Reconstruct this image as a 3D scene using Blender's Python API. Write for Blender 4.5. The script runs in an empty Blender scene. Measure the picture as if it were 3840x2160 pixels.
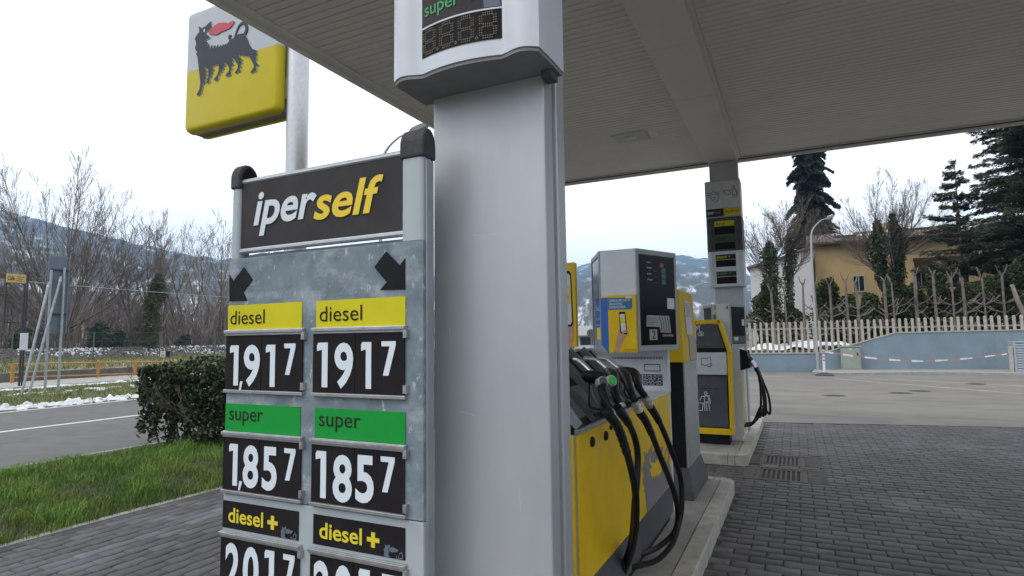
import bpy, bmesh, math, random
import numpy as np
from mathutils import Vector, Matrix, noise as mnoise

random.seed(7)
RNG = np.random.default_rng(11)
S = bpy.context.scene
COL = S.collection
R = math.radians

# ------------------------------------------------------------------ camera
CAM_H = 1.70
YAW, PITCH, ROLL = R(25.8236), R(4.9356), R(0.8259)
cam = bpy.data.cameras.new('camera')
cam.sensor_width = 36.0
cam.lens = 36.0 * 2197.06 / 3840.0
cam.clip_start = 0.05
cam.clip_end = 12000
cam_ob = bpy.data.objects.new('camera', cam)
COL.objects.link(cam_ob)
_f = Vector((-math.sin(YAW) * math.cos(PITCH), math.cos(YAW) * math.cos(PITCH), math.sin(PITCH)))
_r = Vector((math.cos(YAW), math.sin(YAW), 0))
_d = _f.cross(_r)
_c, _s = math.cos(ROLL), math.sin(ROLL)
_r2 = _c * _r + _s * _d
_d2 = -_s * _r + _c * _d
m3 = Matrix((_r2, -_d2, -_f)).transposed()
cam_ob.matrix_world = Matrix.Translation((0, 0, CAM_H)) @ m3.to_4x4()
S.camera = cam_ob

# ------------------------------------------------------------------ sky, sun, exposure
SUN_EL, SUN_AZ = R(48), R(215)          # azimuth clockwise from +Y: behind the camera, to its left
w = bpy.data.worlds.new('World')
S.world = w
w.use_nodes = True
nt = w.node_tree
for n in list(nt.nodes):
    nt.nodes.remove(n)
out = nt.nodes.new('ShaderNodeOutputWorld')
sky = nt.nodes.new('ShaderNodeTexSky')
sky.sky_type = 'NISHITA'
sky.sun_disc = False
sky.sun_elevation = SUN_EL
sky.sun_rotation = SUN_AZ
bg1 = nt.nodes.new('ShaderNodeBackground')
bg1.inputs['Strength'].default_value = 0.05
hs = nt.nodes.new('ShaderNodeHueSaturation')
hs.inputs['Saturation'].default_value = 0.3
nt.links.new(sky.outputs[0], hs.inputs['Color'])
nt.links.new(hs.outputs[0], bg1.inputs['Color'])
# the overcast deck: an even white layer with faint cloud structure
tc = nt.nodes.new('ShaderNodeTexCoord')
mp = nt.nodes.new('ShaderNodeMapping')
mp.inputs['Scale'].default_value = (1.0, 1.0, 3.0)
nz = nt.nodes.new('ShaderNodeTexNoise')
nz.inputs['Scale'].default_value = 1.6
nz.inputs['Detail'].default_value = 5
rp = nt.nodes.new('ShaderNodeValToRGB')
rp.color_ramp.elements[0].position = 0.3
rp.color_ramp.elements[0].color = (0.86, 0.89, 0.93, 1)
rp.color_ramp.elements[1].position = 0.62
rp.color_ramp.elements[1].color = (1.0, 1.0, 1.0, 1)
bg2 = nt.nodes.new('ShaderNodeBackground')
bg2.inputs['Strength'].default_value = 1.47
nt.links.new(tc.outputs['Generated'], mp.inputs['Vector'])
nt.links.new(mp.outputs[0], nz.inputs['Vector'])
nt.links.new(nz.outputs['Fac'], rp.inputs['Fac'])
nt.links.new(rp.outputs['Color'], bg2.inputs['Color'])
add = nt.nodes.new('ShaderNodeAddShader')
nt.links.new(bg1.outputs[0], add.inputs[0])
nt.links.new(bg2.outputs[0], add.inputs[1])
nt.links.new(add.outputs[0], out.inputs['Surface'])

sl = bpy.data.lights.new('sun', 'SUN')
sl.energy = 0.7
sl.angle = R(32)
sl.color = (1.0, 0.97, 0.92)
so = bpy.data.objects.new('sun', sl)
COL.objects.link(so)
sd = Vector((math.sin(SUN_AZ) * math.cos(SUN_EL), math.cos(SUN_AZ) * math.cos(SUN_EL), math.sin(SUN_EL)))
so.rotation_euler = (-sd).to_track_quat('-Z', 'Y').to_euler()

S.view_settings.view_transform = 'Standard'
S.view_settings.look = 'None'
S.view_settings.exposure = 0.0
S.view_settings.gamma = 1.0
S.view_settings.use_curve_mapping = False
S.cycles.max_bounces = 8
S.cycles.volume_bounces = 0

# ------------------------------------------------------------------ materials
MATS = {}


def mat(name, col, rough=0.6, metal=0.0, var=0.0, vscale=6.0, bump=0.0, bscale=40.0, col2=None, spec=None,
        detail=4.0, ramp=(0.35, 0.65), stretch=None, coat=0.0, emit=None, emis=0.0, trans=0.0):
    """Principled material with noise-driven colour variation and fine relief, in object space."""
    m = bpy.data.materials.new(name)
    m.use_nodes = True
    t = m.node_tree
    b = t.nodes['Principled BSDF']
    b.inputs['Roughness'].default_value = rough
    b.inputs['Metallic'].default_value = metal
    if spec is not None:
        b.inputs['Specular IOR Level'].default_value = spec
    if coat:
        b.inputs['Coat Weight'].default_value = coat
    if trans:
        b.inputs['Transmission Weight'].default_value = trans
    if emit:
        b.inputs['Emission Color'].default_value = (*emit, 1)
        b.inputs['Emission Strength'].default_value = emis
    c1 = (*col, 1)
    if var or col2 or bump:
        g = t.nodes.new('ShaderNodeNewGeometry')
        src = g.outputs['Position']
        if stretch:
            mm = t.nodes.new('ShaderNodeMapping')
            mm.inputs['Scale'].default_value = stretch
            t.links.new(src, mm.inputs['Vector'])
            src = mm.outputs[0]
    if var or col2:
        n = t.nodes.new('ShaderNodeTexNoise')
        n.inputs['Scale'].default_value = vscale
        n.inputs['Detail'].default_value = detail
        n.inputs['Roughness'].default_value = 0.62
        t.links.new(src, n.inputs['Vector'])
        r = t.nodes.new('ShaderNodeValToRGB')
        r.color_ramp.elements[0].position = ramp[0]
        r.color_ramp.elements[1].position = ramp[1]
        if col2:
            a, c = c1, (*col2, 1)
        else:
            a = tuple(max(0, x * (1 - var)) for x in col) + (1,)
            c = tuple(min(1, x * (1 + var)) for x in col) + (1,)
        r.color_ramp.elements[0].color = a
        r.color_ramp.elements[1].color = c
        t.links.new(n.outputs['Fac'], r.inputs['Fac'])
        t.links.new(r.outputs['Color'], b.inputs['Base Color'])
    else:
        b.inputs['Base Color'].default_value = c1
    if bump:
        n2 = t.nodes.new('ShaderNodeTexNoise')
        n2.inputs['Scale'].default_value = bscale
        n2.inputs['Detail'].default_value = 3
        t.links.new(src, n2.inputs['Vector'])
        bp = t.nodes.new('ShaderNodeBump')
        bp.inputs['Strength'].default_value = bump
        bp.inputs['Distance'].default_value = 0.01
        t.links.new(n2.outputs['Fac'], bp.inputs['Height'])
        t.links.new(bp.outputs[0], b.inputs['Normal'])
    MATS[name] = m
    return m


def mix_layer(m, col, scale, lo, hi, amount=1.0, stretch=None, detail=6.0, attr=None):
    # attr: name of a vector attribute to use instead of the position
    """A second, larger patch layer (stains, wear, snow) mixed over a material's base colour."""
    t = m.node_tree
    b = t.nodes['Principled BSDF']
    if attr:
        g = t.nodes.new('ShaderNodeAttribute')
        g.attribute_name = attr
        src = g.outputs['Vector']
    else:
        g = t.nodes.new('ShaderNodeNewGeometry')
        src = g.outputs['Position']
    if stretch:
        mm = t.nodes.new('ShaderNodeMapping')
        mm.inputs['Scale'].default_value = stretch
        t.links.new(src, mm.inputs['Vector'])
        src = mm.outputs[0]
    n = t.nodes.new('ShaderNodeTexNoise')
    n.inputs['Scale'].default_value = scale
    n.inputs['Detail'].default_value = detail
    n.inputs['Roughness'].default_value = 0.65
    t.links.new(src, n.inputs['Vector'])
    r = t.nodes.new('ShaderNodeMapRange')
    r.inputs['From Min'].default_value = lo
    r.inputs['From Max'].default_value = hi
    r.inputs['To Max'].default_value = amount
    t.links.new(n.outputs['Fac'], r.inputs['Value'])
    mx = t.nodes.new('ShaderNodeMix')
    mx.data_type = 'RGBA'
    if b.inputs['Base Color'].is_linked:
        l = b.inputs['Base Color'].links[0]
        t.links.new(l.from_socket, mx.inputs[6])
    else:
        mx.inputs[6].default_value = b.inputs['Base Color'].default_value
    mx.inputs[7].default_value = (*col, 1)
    t.links.new(r.outputs[0], mx.inputs[0])
    t.links.new(mx.outputs[2], b.inputs['Base Color'])
    return m


def tone_attr(m, lo, hi):
    """Multiply the base colour by a per-piece tone stored on the mesh."""
    t = m.node_tree
    b = t.nodes['Principled BSDF']
    a = t.nodes.new('ShaderNodeAttribute')
    a.attribute_name = 'tone'
    r = t.nodes.new('ShaderNodeMapRange')
    r.inputs['To Min'].default_value = lo
    r.inputs['To Max'].default_value = hi
    t.links.new(a.outputs['Fac'], r.inputs['Value'])
    mx = t.nodes.new('ShaderNodeMix')
    mx.data_type = 'RGBA'
    mx.blend_type = 'MULTIPLY'
    mx.inputs[0].default_value = 1
    if b.inputs['Base Color'].is_linked:
        t.links.new(b.inputs['Base Color'].links[0].from_socket, mx.inputs[6])
    else:
        mx.inputs[6].default_value = b.inputs['Base Color'].default_value
    t.links.new(r.outputs[0], mx.inputs[7])
    t.links.new(mx.outputs[2], b.inputs['Base Color'])
    return m


SILVER = mat('silver_paint', (0.455, 0.468, 0.475), 0.45, 0.35, var=0.06, vscale=3, bump=0.03, bscale=220, stretch=(1, 1, 0.3))
mix_layer(SILVER, (0.33, 0.34, 0.35), 2.2, 0.50, 0.85, 0.5, (1, 1, 0.35))
mix_layer(SILVER, (0.24, 0.24, 0.24), 26, 0.66, 0.74, 0.5, (1, 1, 0.12))
mix_layer(SILVER, (0.20, 0.20, 0.19), 60, 0.735, 0.76, 0.7, (.6, 1, 1.2), detail=3)
SILVER_D = mat('dark_silver_paint', (0.30, 0.32, 0.34), 0.45, 0.3, var=0.08, vscale=5)
WHITE_P = mat('white_plastic_cladding', (0.62, 0.65, 0.69), 0.38, var=0.04, vscale=4)
mix_layer(WHITE_P, (0.45, 0.45, 0.44), 5, 0.55, 0.8, 0.35, (1, 1, 0.3))
SOFFIT = mat('soffit_paint', (0.78, 0.74, 0.69), 0.55, var=0.05, vscale=1.2)
mix_layer(SOFFIT, (0.56, 0.525, 0.48), 0.6, 0.5, 0.8, 0.35)
SOFFIT_GAP = mat('soffit_gap', (0.10, 0.095, 0.09), 0.8)
UNDER = mat('grey_underside', (0.22, 0.22, 0.225), 0.7, var=0.1, vscale=5)
GREY_P = mat('pump_grey_panel', (0.60, 0.62, 0.64), 0.42, 0.15, var=0.05, vscale=6)
GREY_F = mat('pump_grey_frame', (0.34, 0.345, 0.35), 0.5, var=0.06, vscale=10)
GREY_D = mat('pump_dark_grey', (0.085, 0.088, 0.094), 0.5, var=0.1, vscale=8, spec=0.2)
YEL = mat('yellow_paint', (0.74, 0.48, 0.010), 0.42, var=0.05, vscale=5, spec=0.25)
mix_layer(YEL, (0.42, 0.29, 0.03), 3.0, 0.56, 0.85, 0.3, (1, 1, 0.25))
mix_layer(YEL, (0.34, 0.24, 0.05), 38, 0.66, 0.74, 0.45, (1, 1, .5))
YEL_SIGN = mat('yellow_acrylic', (0.54, 0.44, 0.008), 0.38, var=0.03, vscale=3, spec=0.25)
WHITE_SIGN = mat('white_acrylic', (0.46, 0.49, 0.52), 0.38, var=0.03, vscale=3, spec=0.3)
YEL_LAB = mat('yellow_label', (0.62, 0.55, 0.02), 0.6, var=0.04, vscale=8, spec=0.15)
YEL_TXT = mat('yellow_print', (0.72, 0.60, 0.03), 0.5)
YEL_SELF = mat('yellow_letter_film', (0.80, 0.56, 0.02), 0.45)
GRN_LAB = mat('green_label', (0.012, 0.30, 0.045), 0.6, var=0.05, vscale=8, spec=0.15)
GRN_TXT = mat('green_print', (0.03, 0.30, 0.07), 0.5)
BLACK = mat('black_plastic', (0.013, 0.013, 0.014), 0.40, var=0.2, vscale=12, spec=0.12)
BLACK_M = mat('black_matt_film', (0.019, 0.016, 0.017), 0.6, var=0.15, vscale=9, spec=0.10)
CHAR = mat('charcoal_panel', (0.050, 0.046, 0.047), 0.6, var=0.15, vscale=5, spec=0.12)
CAPM = mat('charcoal_rough_plastic', (0.045, 0.044, 0.048), 0.75, var=0.25, vscale=30, bump=0.15, bscale=120)
WHITE_T = mat('white_print', (0.66, 0.70, 0.74), 0.5)
DIGIT = mat('white_digit_film', (0.70, 0.76, 0.80), 0.5)
INK = mat('dark_print', (0.030, 0.020, 0.020), 0.6, spec=0.1)
FAINT = mat('grey_blue_print', (0.12, 0.14, 0.18), 0.6)
WORN = mat('worn_grey_panel', (0.135, 0.172, 0.198), 0.65, col2=(0.235, 0.28, 0.31), vscale=9, detail=10, ramp=(0.33, 0.66), bump=0.06, bscale=60, spec=0.2)
mix_layer(WORN, (0.44, 0.47, 0.49), 5.5, 0.50, 0.68, 0.7, (1, 1, 1.7), detail=14)
mix_layer(WORN, (0.52, 0.54, 0.55), 34, 0.60, 0.66, 0.7, (1, 1, .5), detail=6)
PANEL_L = mat('light_grey_panel', (0.40, 0.44, 0.455), 0.5, var=0.05, vscale=5)
mix_layer(PANEL_L, (0.28, 0.29, 0.29), 9, 0.55, 0.8, 0.4)
STEEL = mat('brushed_steel', (0.46, 0.46, 0.46), 0.38, 0.75, var=0.12, vscale=25, bump=0.05, bscale=200)
mix_layer(STEEL, (0.22, 0.21, 0.20), 14, 0.55, 0.75, 0.5)
ALU = mat('aluminium', (0.50, 0.51, 0.52), 0.36, 0.75, var=0.06, vscale=20)
GALV = mat('galvanised_steel', (0.36, 0.40, 0.42), 0.5, 0.55, var=0.15, vscale=6)
SIGN_BACK = mat('grey_blue_sign_back', (0.13, 0.16, 0.20), 0.55, 0.2, var=0.1, vscale=3)
GLASS_D = mat('dark_display_glass', (0.004, 0.004, 0.0045), 0.12, spec=0.10)
RUBBER = mat('hose_rubber', (0.011, 0.011, 0.012), 0.45, var=0.2, vscale=15, spec=0.2)
RED = mat('red_print', (0.50, 0.035, 0.06), 0.45)
DOGM = mat('slate_emblem', (0.052, 0.060, 0.072), 0.5, var=0.05, vscale=5, spec=0.15)
DOGG = mat('grey_emblem_print', (0.20, 0.195, 0.20), 0.5)
BLUE = mat('blue_print', (0.012, 0.10, 0.42), 0.45, var=0.04, vscale=8)
TEAL = mat('teal_print', (0.01, 0.16, 0.30), 0.45)
SKIN = mat('printed_skin_tone', (0.50, 0.27, 0.17), 0.5, var=0.1, vscale=20)
PAPER = mat('white_sticker', (0.60, 0.62, 0.64), 0.55, var=0.06, vscale=30)
LED = mat('led_lens', (0.27, 0.225, 0.15), 0.25, spec=0.6)
LEDG = mat('led_green_window', (0.01, 0.11, 0.05), 0.4)
LEDR = mat('red_lamp_window', (0.35, 0.01, 0.03), 0.4)
BADGE = mat('bright_green_badge', (0.04, 0.42, 0.06), 0.35, coat=0.3)
CONC = mat('kerb_concrete', (0.42, 0.40, 0.345), 0.8, var=0.16, vscale=9, bump=0.2, bscale=90)
mix_layer(CONC, (0.20, 0.185, 0.14), 5, 0.52, 0.75, 0.55)
SLAB = mat('island_slab', (0.33, 0.315, 0.29), 0.75, var=0.12, vscale=5, bump=0.15, bscale=80)
mix_layer(SLAB, (0.16, 0.155, 0.145), 3, 0.5, 0.75, 0.5)
PAVER = mat('paver_concrete', (0.060, 0.057, 0.058), 0.55, var=0.22, vscale=9, bump=0.35, bscale=170, detail=6)
mix_layer(PAVER, (0.135, 0.138, 0.155), 0.8, 0.50, 0.68, 0.8)
mix_layer(PAVER, (0.034, 0.031, 0.030), 0.6, 0.52, 0.70, 0.7)
mix_layer(PAVER, (0.022, 0.020, 0.020), 2.6, 0.63, 0.70, 0.75)
mix_layer(PAVER, (0.17, 0.165, 0.155), 7.0, 0.64, 0.70, 0.5)
tone_attr(PAVER, 0.62, 1.38)
JOINT = mat('joint_sand', (0.045, 0.042, 0.040), 0.95, var=0.3, vscale=40)
ASPH = mat('forecourt_asphalt', (0.175, 0.164, 0.145), 0.85, var=0.12, vscale=1.2, bump=0.3, bscale=110, detail=9)
mix_layer(ASPH, (0.24, 0.228, 0.205), 0.25, 0.48, 0.7, 0.7, (0.6, 2.0, 1))
mix_layer(ASPH, (0.10, 0.094, 0.085), 0.8, 0.555, 0.64, 0.6, (0.35, 2.2, 1))
ROAD = mat('road_asphalt', (0.115, 0.111, 0.108), 0.82, var=0.14, vscale=3, bump=0.3, bscale=120, detail=9)
mix_layer(ROAD, (0.155, 0.152, 0.147), 0.35, 0.5, 0.75, 0.6, (2.2, 0.3, 1))
ROADW = mat('road_paint', (0.62, 0.62, 0.60), 0.7, var=0.12, vscale=12)
SOIL = mat('verge_soil', (0.055, 0.05, 0.03), 0.95, var=0.3, vscale=6, bump=0.4, bscale=25)
SHORTG = mat('short_grass_ground', (0.12, 0.13, 0.05), 0.95, var=0.35, vscale=2.5, bump=0.4, bscale=20)
DRYG = mat('dry_grass_ground', (0.24, 0.20, 0.12), 0.95, var=0.3, vscale=1.2, bump=0.4, bscale=12)
mix_layer(DRYG, (0.70, 0.72, 0.75), 0.55, 0.60, 0.66, 0.9, (1, 0.5, 1))
GRASS = mat('grass_blades', (0.068, 0.165, 0.024), 0.6, col2=(0.17, 0.24, 0.04), vscale=2.2, spec=0.3)
tone_attr(GRASS, 0.55, 1.7)
GRASS2 = mat('winter_grass_blades', (0.15, 0.17, 0.055), 0.7, var=0.3, vscale=1.0, spec=0.2)
tone_attr(GRASS2, 0.6, 1.5)
SNOW = mat('snow', (0.66, 0.68, 0.71), 0.7, var=0.05, vscale=5, bump=0.5, bscale=14)
mix_layer(SNOW, (0.42, 0.41, 0.39), 6, 0.52, 0.7, 0.7)
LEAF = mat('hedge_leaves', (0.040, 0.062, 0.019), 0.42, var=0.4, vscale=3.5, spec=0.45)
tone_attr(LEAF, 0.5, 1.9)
IVY = mat('ivy_leaves', (0.035, 0.055, 0.022), 0.5, var=0.4, vscale=3, spec=0.4)
tone_attr(IVY, 0.5, 1.7)
FIRL = mat('fir_needles', (0.052, 0.068, 0.056), 0.7, var=0.4, vscale=1.2, spec=0.2)
tone_attr(FIRL, 0.45, 1.8)
CEDL = mat('cedar_needles', (0.058, 0.074, 0.046), 0.7, var=0.4, vscale=1.2, spec=0.2)
tone_attr(CEDL, 0.45, 1.9)
JUN = mat('cypress_foliage', (0.044, 0.058, 0.021), 0.7, var=0.5, vscale=0.8, spec=0.2)
tone_attr(JUN, 0.4, 1.7)
BUSH = mat('dark_bush_foliage', (0.045, 0.065, 0.035), 0.7, var=0.4, vscale=0.8, spec=0.2)
tone_attr(BUSH, 0.5, 1.6)
IVYT = mat('olive_ivy_foliage', (0.085, 0.088, 0.035), 0.7, var=0.4, vscale=0.7, spec=0.2)
tone_attr(IVYT, 0.5, 1.5)
BARK = mat('winter_bark', (0.155, 0.122, 0.10), 0.9, var=0.25, vscale=3)
BARK_P = mat('pale_winter_bark', (0.25, 0.21, 0.165), 0.9, var=0.25, vscale=2)
BARK_R = mat('pollard_bark', (0.165, 0.135, 0.12), 0.9, var=0.3, vscale=4)
CUT = mat('cut_wood', (0.46, 0.39, 0.30), 0.85, var=0.15, vscale=9)
TWIG = mat('thicket_twigs', (0.135, 0.102, 0.092), 0.95, var=0.35, vscale=0.25)
tone_attr(TWIG, 0.6, 1.6)
HILL = mat('hill_forest', (0.045, 0.05, 0.05), 0.95, col2=(0.09, 0.085, 0.075), vscale=0.02, detail=8)
mix_layer(HILL, (0.70, 0.73, 0.78), 0.62, 0.53, 0.61, 0.8, detail=15, attr='hillco')
mix_layer(HILL, (0.035, 0.04, 0.042), 2.6, 0.46, 0.56, 0.75, detail=10, attr='hillco')
TERR = mat('ground_earth', (0.10, 0.085, 0.065), 0.95, var=0.3, vscale=0.08)
BALL = mat('ballast_stone', (0.12, 0.105, 0.095), 0.95, var=0.3, vscale=4)
WALLB = mat('blue_grey_wall', (0.20, 0.262, 0.31), 0.8, var=0.07, vscale=1.5, bump=0.1, bscale=30)
mix_layer(WALLB, (0.13, 0.16, 0.185), 1.3, 0.55, 0.8, 0.5, (1, 1, 0.5))
COPING = mat('pale_coping', (0.42, 0.41, 0.37), 0.8, var=0.15, vscale=6)
PICK = mat('concrete_picket', (0.40, 0.37, 0.31), 0.85, var=0.2, vscale=8)
CAB = mat('cabinet_grey_green', (0.27, 0.30, 0.255), 0.6, var=0.06, vscale=6)
LOUV = mat('louvre_grey', (0.36, 0.41, 0.46), 0.5, 0.2)
RETW = mat('old_concrete', (0.135, 0.125, 0.115), 0.9, var=0.2, vscale=3)
ORANGE = mat('orange_railing_paint', (0.40, 0.19, 0.04), 0.5, var=0.12, vscale=8)
POLEG = mat('lamp_grey', (0.40, 0.42, 0.43), 0.5, 0.3, var=0.06, vscale=5)
POLED = mat('dark_post', (0.022, 0.022, 0.035), 0.5)
BUSY = mat('bus_sign_yellow', (0.50, 0.36, 0.12), 0.5, var=0.1, vscale=20)
OCHRE = mat('ochre_render', (0.53, 0.38, 0.19), 0.85, var=0.07, vscale=0.8)
mix_layer(OCHRE, (0.44, 0.31, 0.15), 0.5, 0.52, 0.8, 0.4, (1, 1, 0.4))
WHITEW = mat('white_render', (0.62, 0.61, 0.61), 0.85, var=0.05, vscale=1)
TILE = mat('roof_tile', (0.12, 0.082, 0.072), 0.85, col2=(0.26, 0.20, 0.18), vscale=3.5)
mix_layer(TILE, (0.62, 0.62, 0.62), 1.1, 0.58, 0.64, 0.8, (1, 1.8, 1))
WOODD = mat('dark_eaves_wood', (0.05, 0.035, 0.028), 0.8)
TRIM = mat('window_trim', (0.46, 0.43, 0.36), 0.8)
PANE = mat('window_glass', (0.02, 0.025, 0.03), 0.08, spec=0.6)
SKYL = mat('skylight_glass', (0.45, 0.50, 0.55), 0.15, spec=0.8)
TAPE_W = mat('tape_white', (0.72, 0.73, 0.75), 0.5)
TAPE_R = mat('tape_red', (0.42, 0.20, 0.21), 0.5)
IRON = mat('cast_iron', (0.10, 0.09, 0.078), 0.6, 0.5, var=0.25, vscale=20)
WIRE = mat('wire', (0.28, 0.30, 0.33), 0.5, 0.3)
MESHW = mat('green_fence_wire', (0.07, 0.11, 0.10), 0.6)
BOXRF = mat('rubber_base', (0.05, 0.05, 0.055), 0.8)

# ------------------------------------------------------------------ mesh helpers


class MB:
    def __init__(s):
        s.v, s.f, s.m = [], [], []

    def add(s, vs, fs, mi=0):
        o = len(s.v)
        s.v.extend([tuple(map(float, q)) for q in vs])
        s.f.extend([tuple(i + o for i in q) for q in fs])
        s.m.extend([mi] * len(fs))
        return s

    def box(s, x0, x1, y0, y1, z0, z1, mi=0):
        vs = [(x, y, z) for z in (z0, z1) for y in (y0, y1) for x in (x0, x1)]
        return s.add(vs, [(0, 2, 3, 1), (4, 5, 7, 6), (0, 1, 5, 4), (2, 6, 7, 3), (0, 4, 6, 2), (1, 3, 7, 5)], mi)

    def loft(s, rings, mi=0, cap=True, closed=True):
        n = len(rings[0])
        vs = [p for r in rings for p in r]
        fs = []
        for k in range(len(rings) - 1):
            for i in range(n if closed else n - 1):
                j = (i + 1) % n
                fs.append((k * n + i, k * n + j, (k + 1) * n + j, (k + 1) * n + i))
        if cap:
            fs.append(tuple(reversed(range(n))))
            fs.append(tuple(range((len(rings) - 1) * n, len(rings) * n)))
        return s.add(vs, fs, mi)

    def prism_z(s, poly, z0, z1, mi=0):
        return s.loft([[(x, y, z0) for x, y in poly], [(x, y, z1) for x, y in poly]], mi)

    def prism_y(s, poly, y0, y1, mi=0):      # poly in x,z ; y0 front
        return s.loft([[(x, y0, z) for x, z in poly], [(x, y1, z) for x, z in poly]], mi)

    def prism_x(s, poly, x0, x1, mi=0):      # poly in y,z
        return s.loft([[(x0, y, z) for y, z in poly], [(x1, y, z) for y, z in poly]], mi)

    def tube(s, pts, r, n=8, mi=0, cap=True):
        pts = [Vector(p) for p in pts]
        rs = r if hasattr(r, '__len__') else [r] * len(pts)
        rings = []
        up = None
        for i, p in enumerate(pts):
            a = pts[max(0, i - 1)]
            b = pts[min(len(pts) - 1, i + 1)]
            t = (b - a).normalized()
            if up is None:
                up = Vector((0, 0, 1)) if abs(t.z) < 0.9 else Vector((1, 0, 0))
            u = (up - t * up.dot(t)).normalized()
            up = u
            v = t.cross(u)
            rings.append([p + (u * math.cos(6.28318 * k / n) + v * math.sin(6.28318 * k / n)) * rs[i] for k in range(n)])
        return s.loft(rings, mi, cap)

    def bar(s, a, b, w, h=None, mi=0):
        """square bar from a to b"""
        h = h or w
        a, b = Vector(a), Vector(b)
        t = (b - a).normalized()
        up = Vector((0, 0, 1)) if abs(t.z) < 0.9 else Vector((0, 1, 0))
        u = t.cross(up).normalized()
        v = u.cross(t)
        q = lambda p: [p + u * w / 2 + v * h / 2, p - u * w / 2 + v * h / 2, p - u * w / 2 - v * h / 2, p + u * w / 2 - v * h / 2]
        return s.loft([q(a), q(b)], mi)

    def lathe(s, c, prof, n=16, mi=0):      # prof list of (r,z)
        rings = [[(c[0] + r_ * math.cos(6.28318 * k / n), c[1] + r_ * math.sin(6.28318 * k / n), c[2] + z) for k in range(n)] for r_, z in prof]
        return s.loft(rings, mi)


def mesh_from(name, v, f, mats, mi=None, tone=None):
    me = bpy.data.meshes.new(name)
    me.from_pydata(v, [], f)
    for q in (mats if isinstance(mats, (list, tuple)) else [mats]):
        me.materials.append(q)
    if mi is not None and any(mi):
        me.polygons.foreach_set('material_index', mi)
    if tone is not None:
        at = me.attributes.new('tone', 'FLOAT', 'POINT')
        at.data.foreach_set('value', np.asarray(tone, dtype=np.float32))
    return me


def np_mesh(name, V, F, m, tone=None, mi=None):
    """fast mesh from numpy arrays; F is (n,k) with constant k"""
    me = bpy.data.meshes.new(name)
    V = np.ascontiguousarray(V, dtype=np.float32)
    F = np.ascontiguousarray(F, dtype=np.int32)
    n, k = F.shape
    me.vertices.add(len(V))
    me.vertices.foreach_set('co', V.ravel())
    me.loops.add(n * k)
    me.loops.foreach_set('vertex_index', F.ravel())
    me.polygons.add(n)
    me.polygons.foreach_set('loop_start', np.arange(0, n * k, k, dtype=np.int32))
    for q in (m if isinstance(m, (list, tuple)) else [m]):
        me.materials.append(q)
    if mi is not None:
        me.polygons.foreach_set('material_index', np.ascontiguousarray(mi, dtype=np.int32))
    if tone is not None:
        at = me.attributes.new('tone', 'FLOAT', 'POINT')
        at.data.foreach_set('value', np.ascontiguousarray(tone, dtype=np.float32))
    me.update(calc_edges=True)
    me.validate()
    return me


def setp(o, label=None, cat=None, group=None, kind=None):
    if label: o['label'] = label
    if cat: o['category'] = cat
    if group: o['group'] = group
    if kind: o['kind'] = kind
    return o


def link(name, me, parent=None, smooth=False, bevel=0.0, seg=2):
    o = bpy.data.objects.new(name, me)
    COL.objects.link(o)
    if parent is not None:
        o.parent = parent
        if parent.type == 'EMPTY':
            o.matrix_parent_inverse = Matrix.Translation(-Vector(parent.location))
    if smooth and me:
        me.polygons.foreach_set('use_smooth', [True] * len(me.polygons))
    if bevel:
        b = o.modifiers.new('bevel', 'BEVEL')
        b.width = bevel
        b.segments = seg
        b.limit_method = 'ANGLE'
        b.angle_limit = R(40)
    return o


def obj(name, mb, m, parent=None, smooth=False, bevel=0.0, label=None, kind=None, seg=2, tone=None):
    o = link(name, mesh_from(name, mb.v, mb.f, m, mb.m, tone), parent, smooth, bevel, seg)
    if smooth:
        auto_smooth(o.data)
    if label: o['label'] = label
    if kind: o['kind'] = kind
    return o


def auto_smooth(me, ang=35):
    bm = bmesh.new()
    bm.from_mesh(me)
    for e in bm.edges:
        if len(e.link_faces) == 2 and e.calc_face_angle(0) > R(ang):
            e.smooth = False
    for f in bm.faces:
        f.smooth = True
    bm.to_mesh(me)
    bm.free()


def thing(name, loc, label, cat, group=None):
    o = bpy.data.objects.new(name, None)
    o.empty_display_size = 0.2
    COL.objects.link(o)
    o.location = loc
    return setp(o, label, cat, group)


def copy_thing(o, dx, label, parent=None):
    c = o.copy()
    COL.objects.link(c)
    if parent is None:
        c.location = Vector(o.location) + Vector(dx)
        c['label'] = label
    else:
        c.parent = parent
    for ch in o.children:
        copy_thing(ch, dx, None, c)
    return c


def catmull(pts, k=6):
    P = [Vector(p) for p in pts]
    P = [P[0] * 2 - P[1]] + P + [P[-1] * 2 - P[-2]]
    o = []
    for i in range(1, len(P) - 2):
        for j in range(k):
            t = j / k
            a, b, c, d = P[i - 1], P[i], P[i + 1], P[i + 2]
            o.append(0.5 * ((2 * b) + (c - a) * t + (2 * a - 5 * b + 4 * c - d) * t * t + (3 * b - a - 3 * c + d) * t ** 3))
    o.append(P[-2])
    return o


_GLYPH = {}


def glyph_mesh(s, shear=0.0, off=0.0):
    """flat letters: (verts normalised to their bounding box, faces)"""
    key = (s, shear, off)
    if key in _GLYPH:
        return _GLYPH[key]
    c = bpy.data.curves.new('t', 'FONT')
    c.body = s
    c.shear = shear
    c.offset = off
    c.resolution_u = 4
    o = bpy.data.objects.new('t', c)
    COL.objects.link(o)
    bpy.context.view_layer.update()
    dg = bpy.context.evaluated_depsgraph_get()
    me = bpy.data.meshes.new_from_object(o.evaluated_get(dg))
    n = len(me.vertices)
    co = np.empty(n * 3, np.float32)
    me.vertices.foreach_get('co', co)
    co = co.reshape(-1, 3)[:, :2]
    fs = [tuple(p.vertices) for p in me.polygons]
    lo, hi = co.min(0), co.max(0)
    co = (co - lo) / (hi - lo)
    bpy.data.objects.remove(o)
    bpy.data.curves.remove(c)
    bpy.data.meshes.remove(me)
    _GLYPH[key] = (co, fs)
    return _GLYPH[key]


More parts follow.
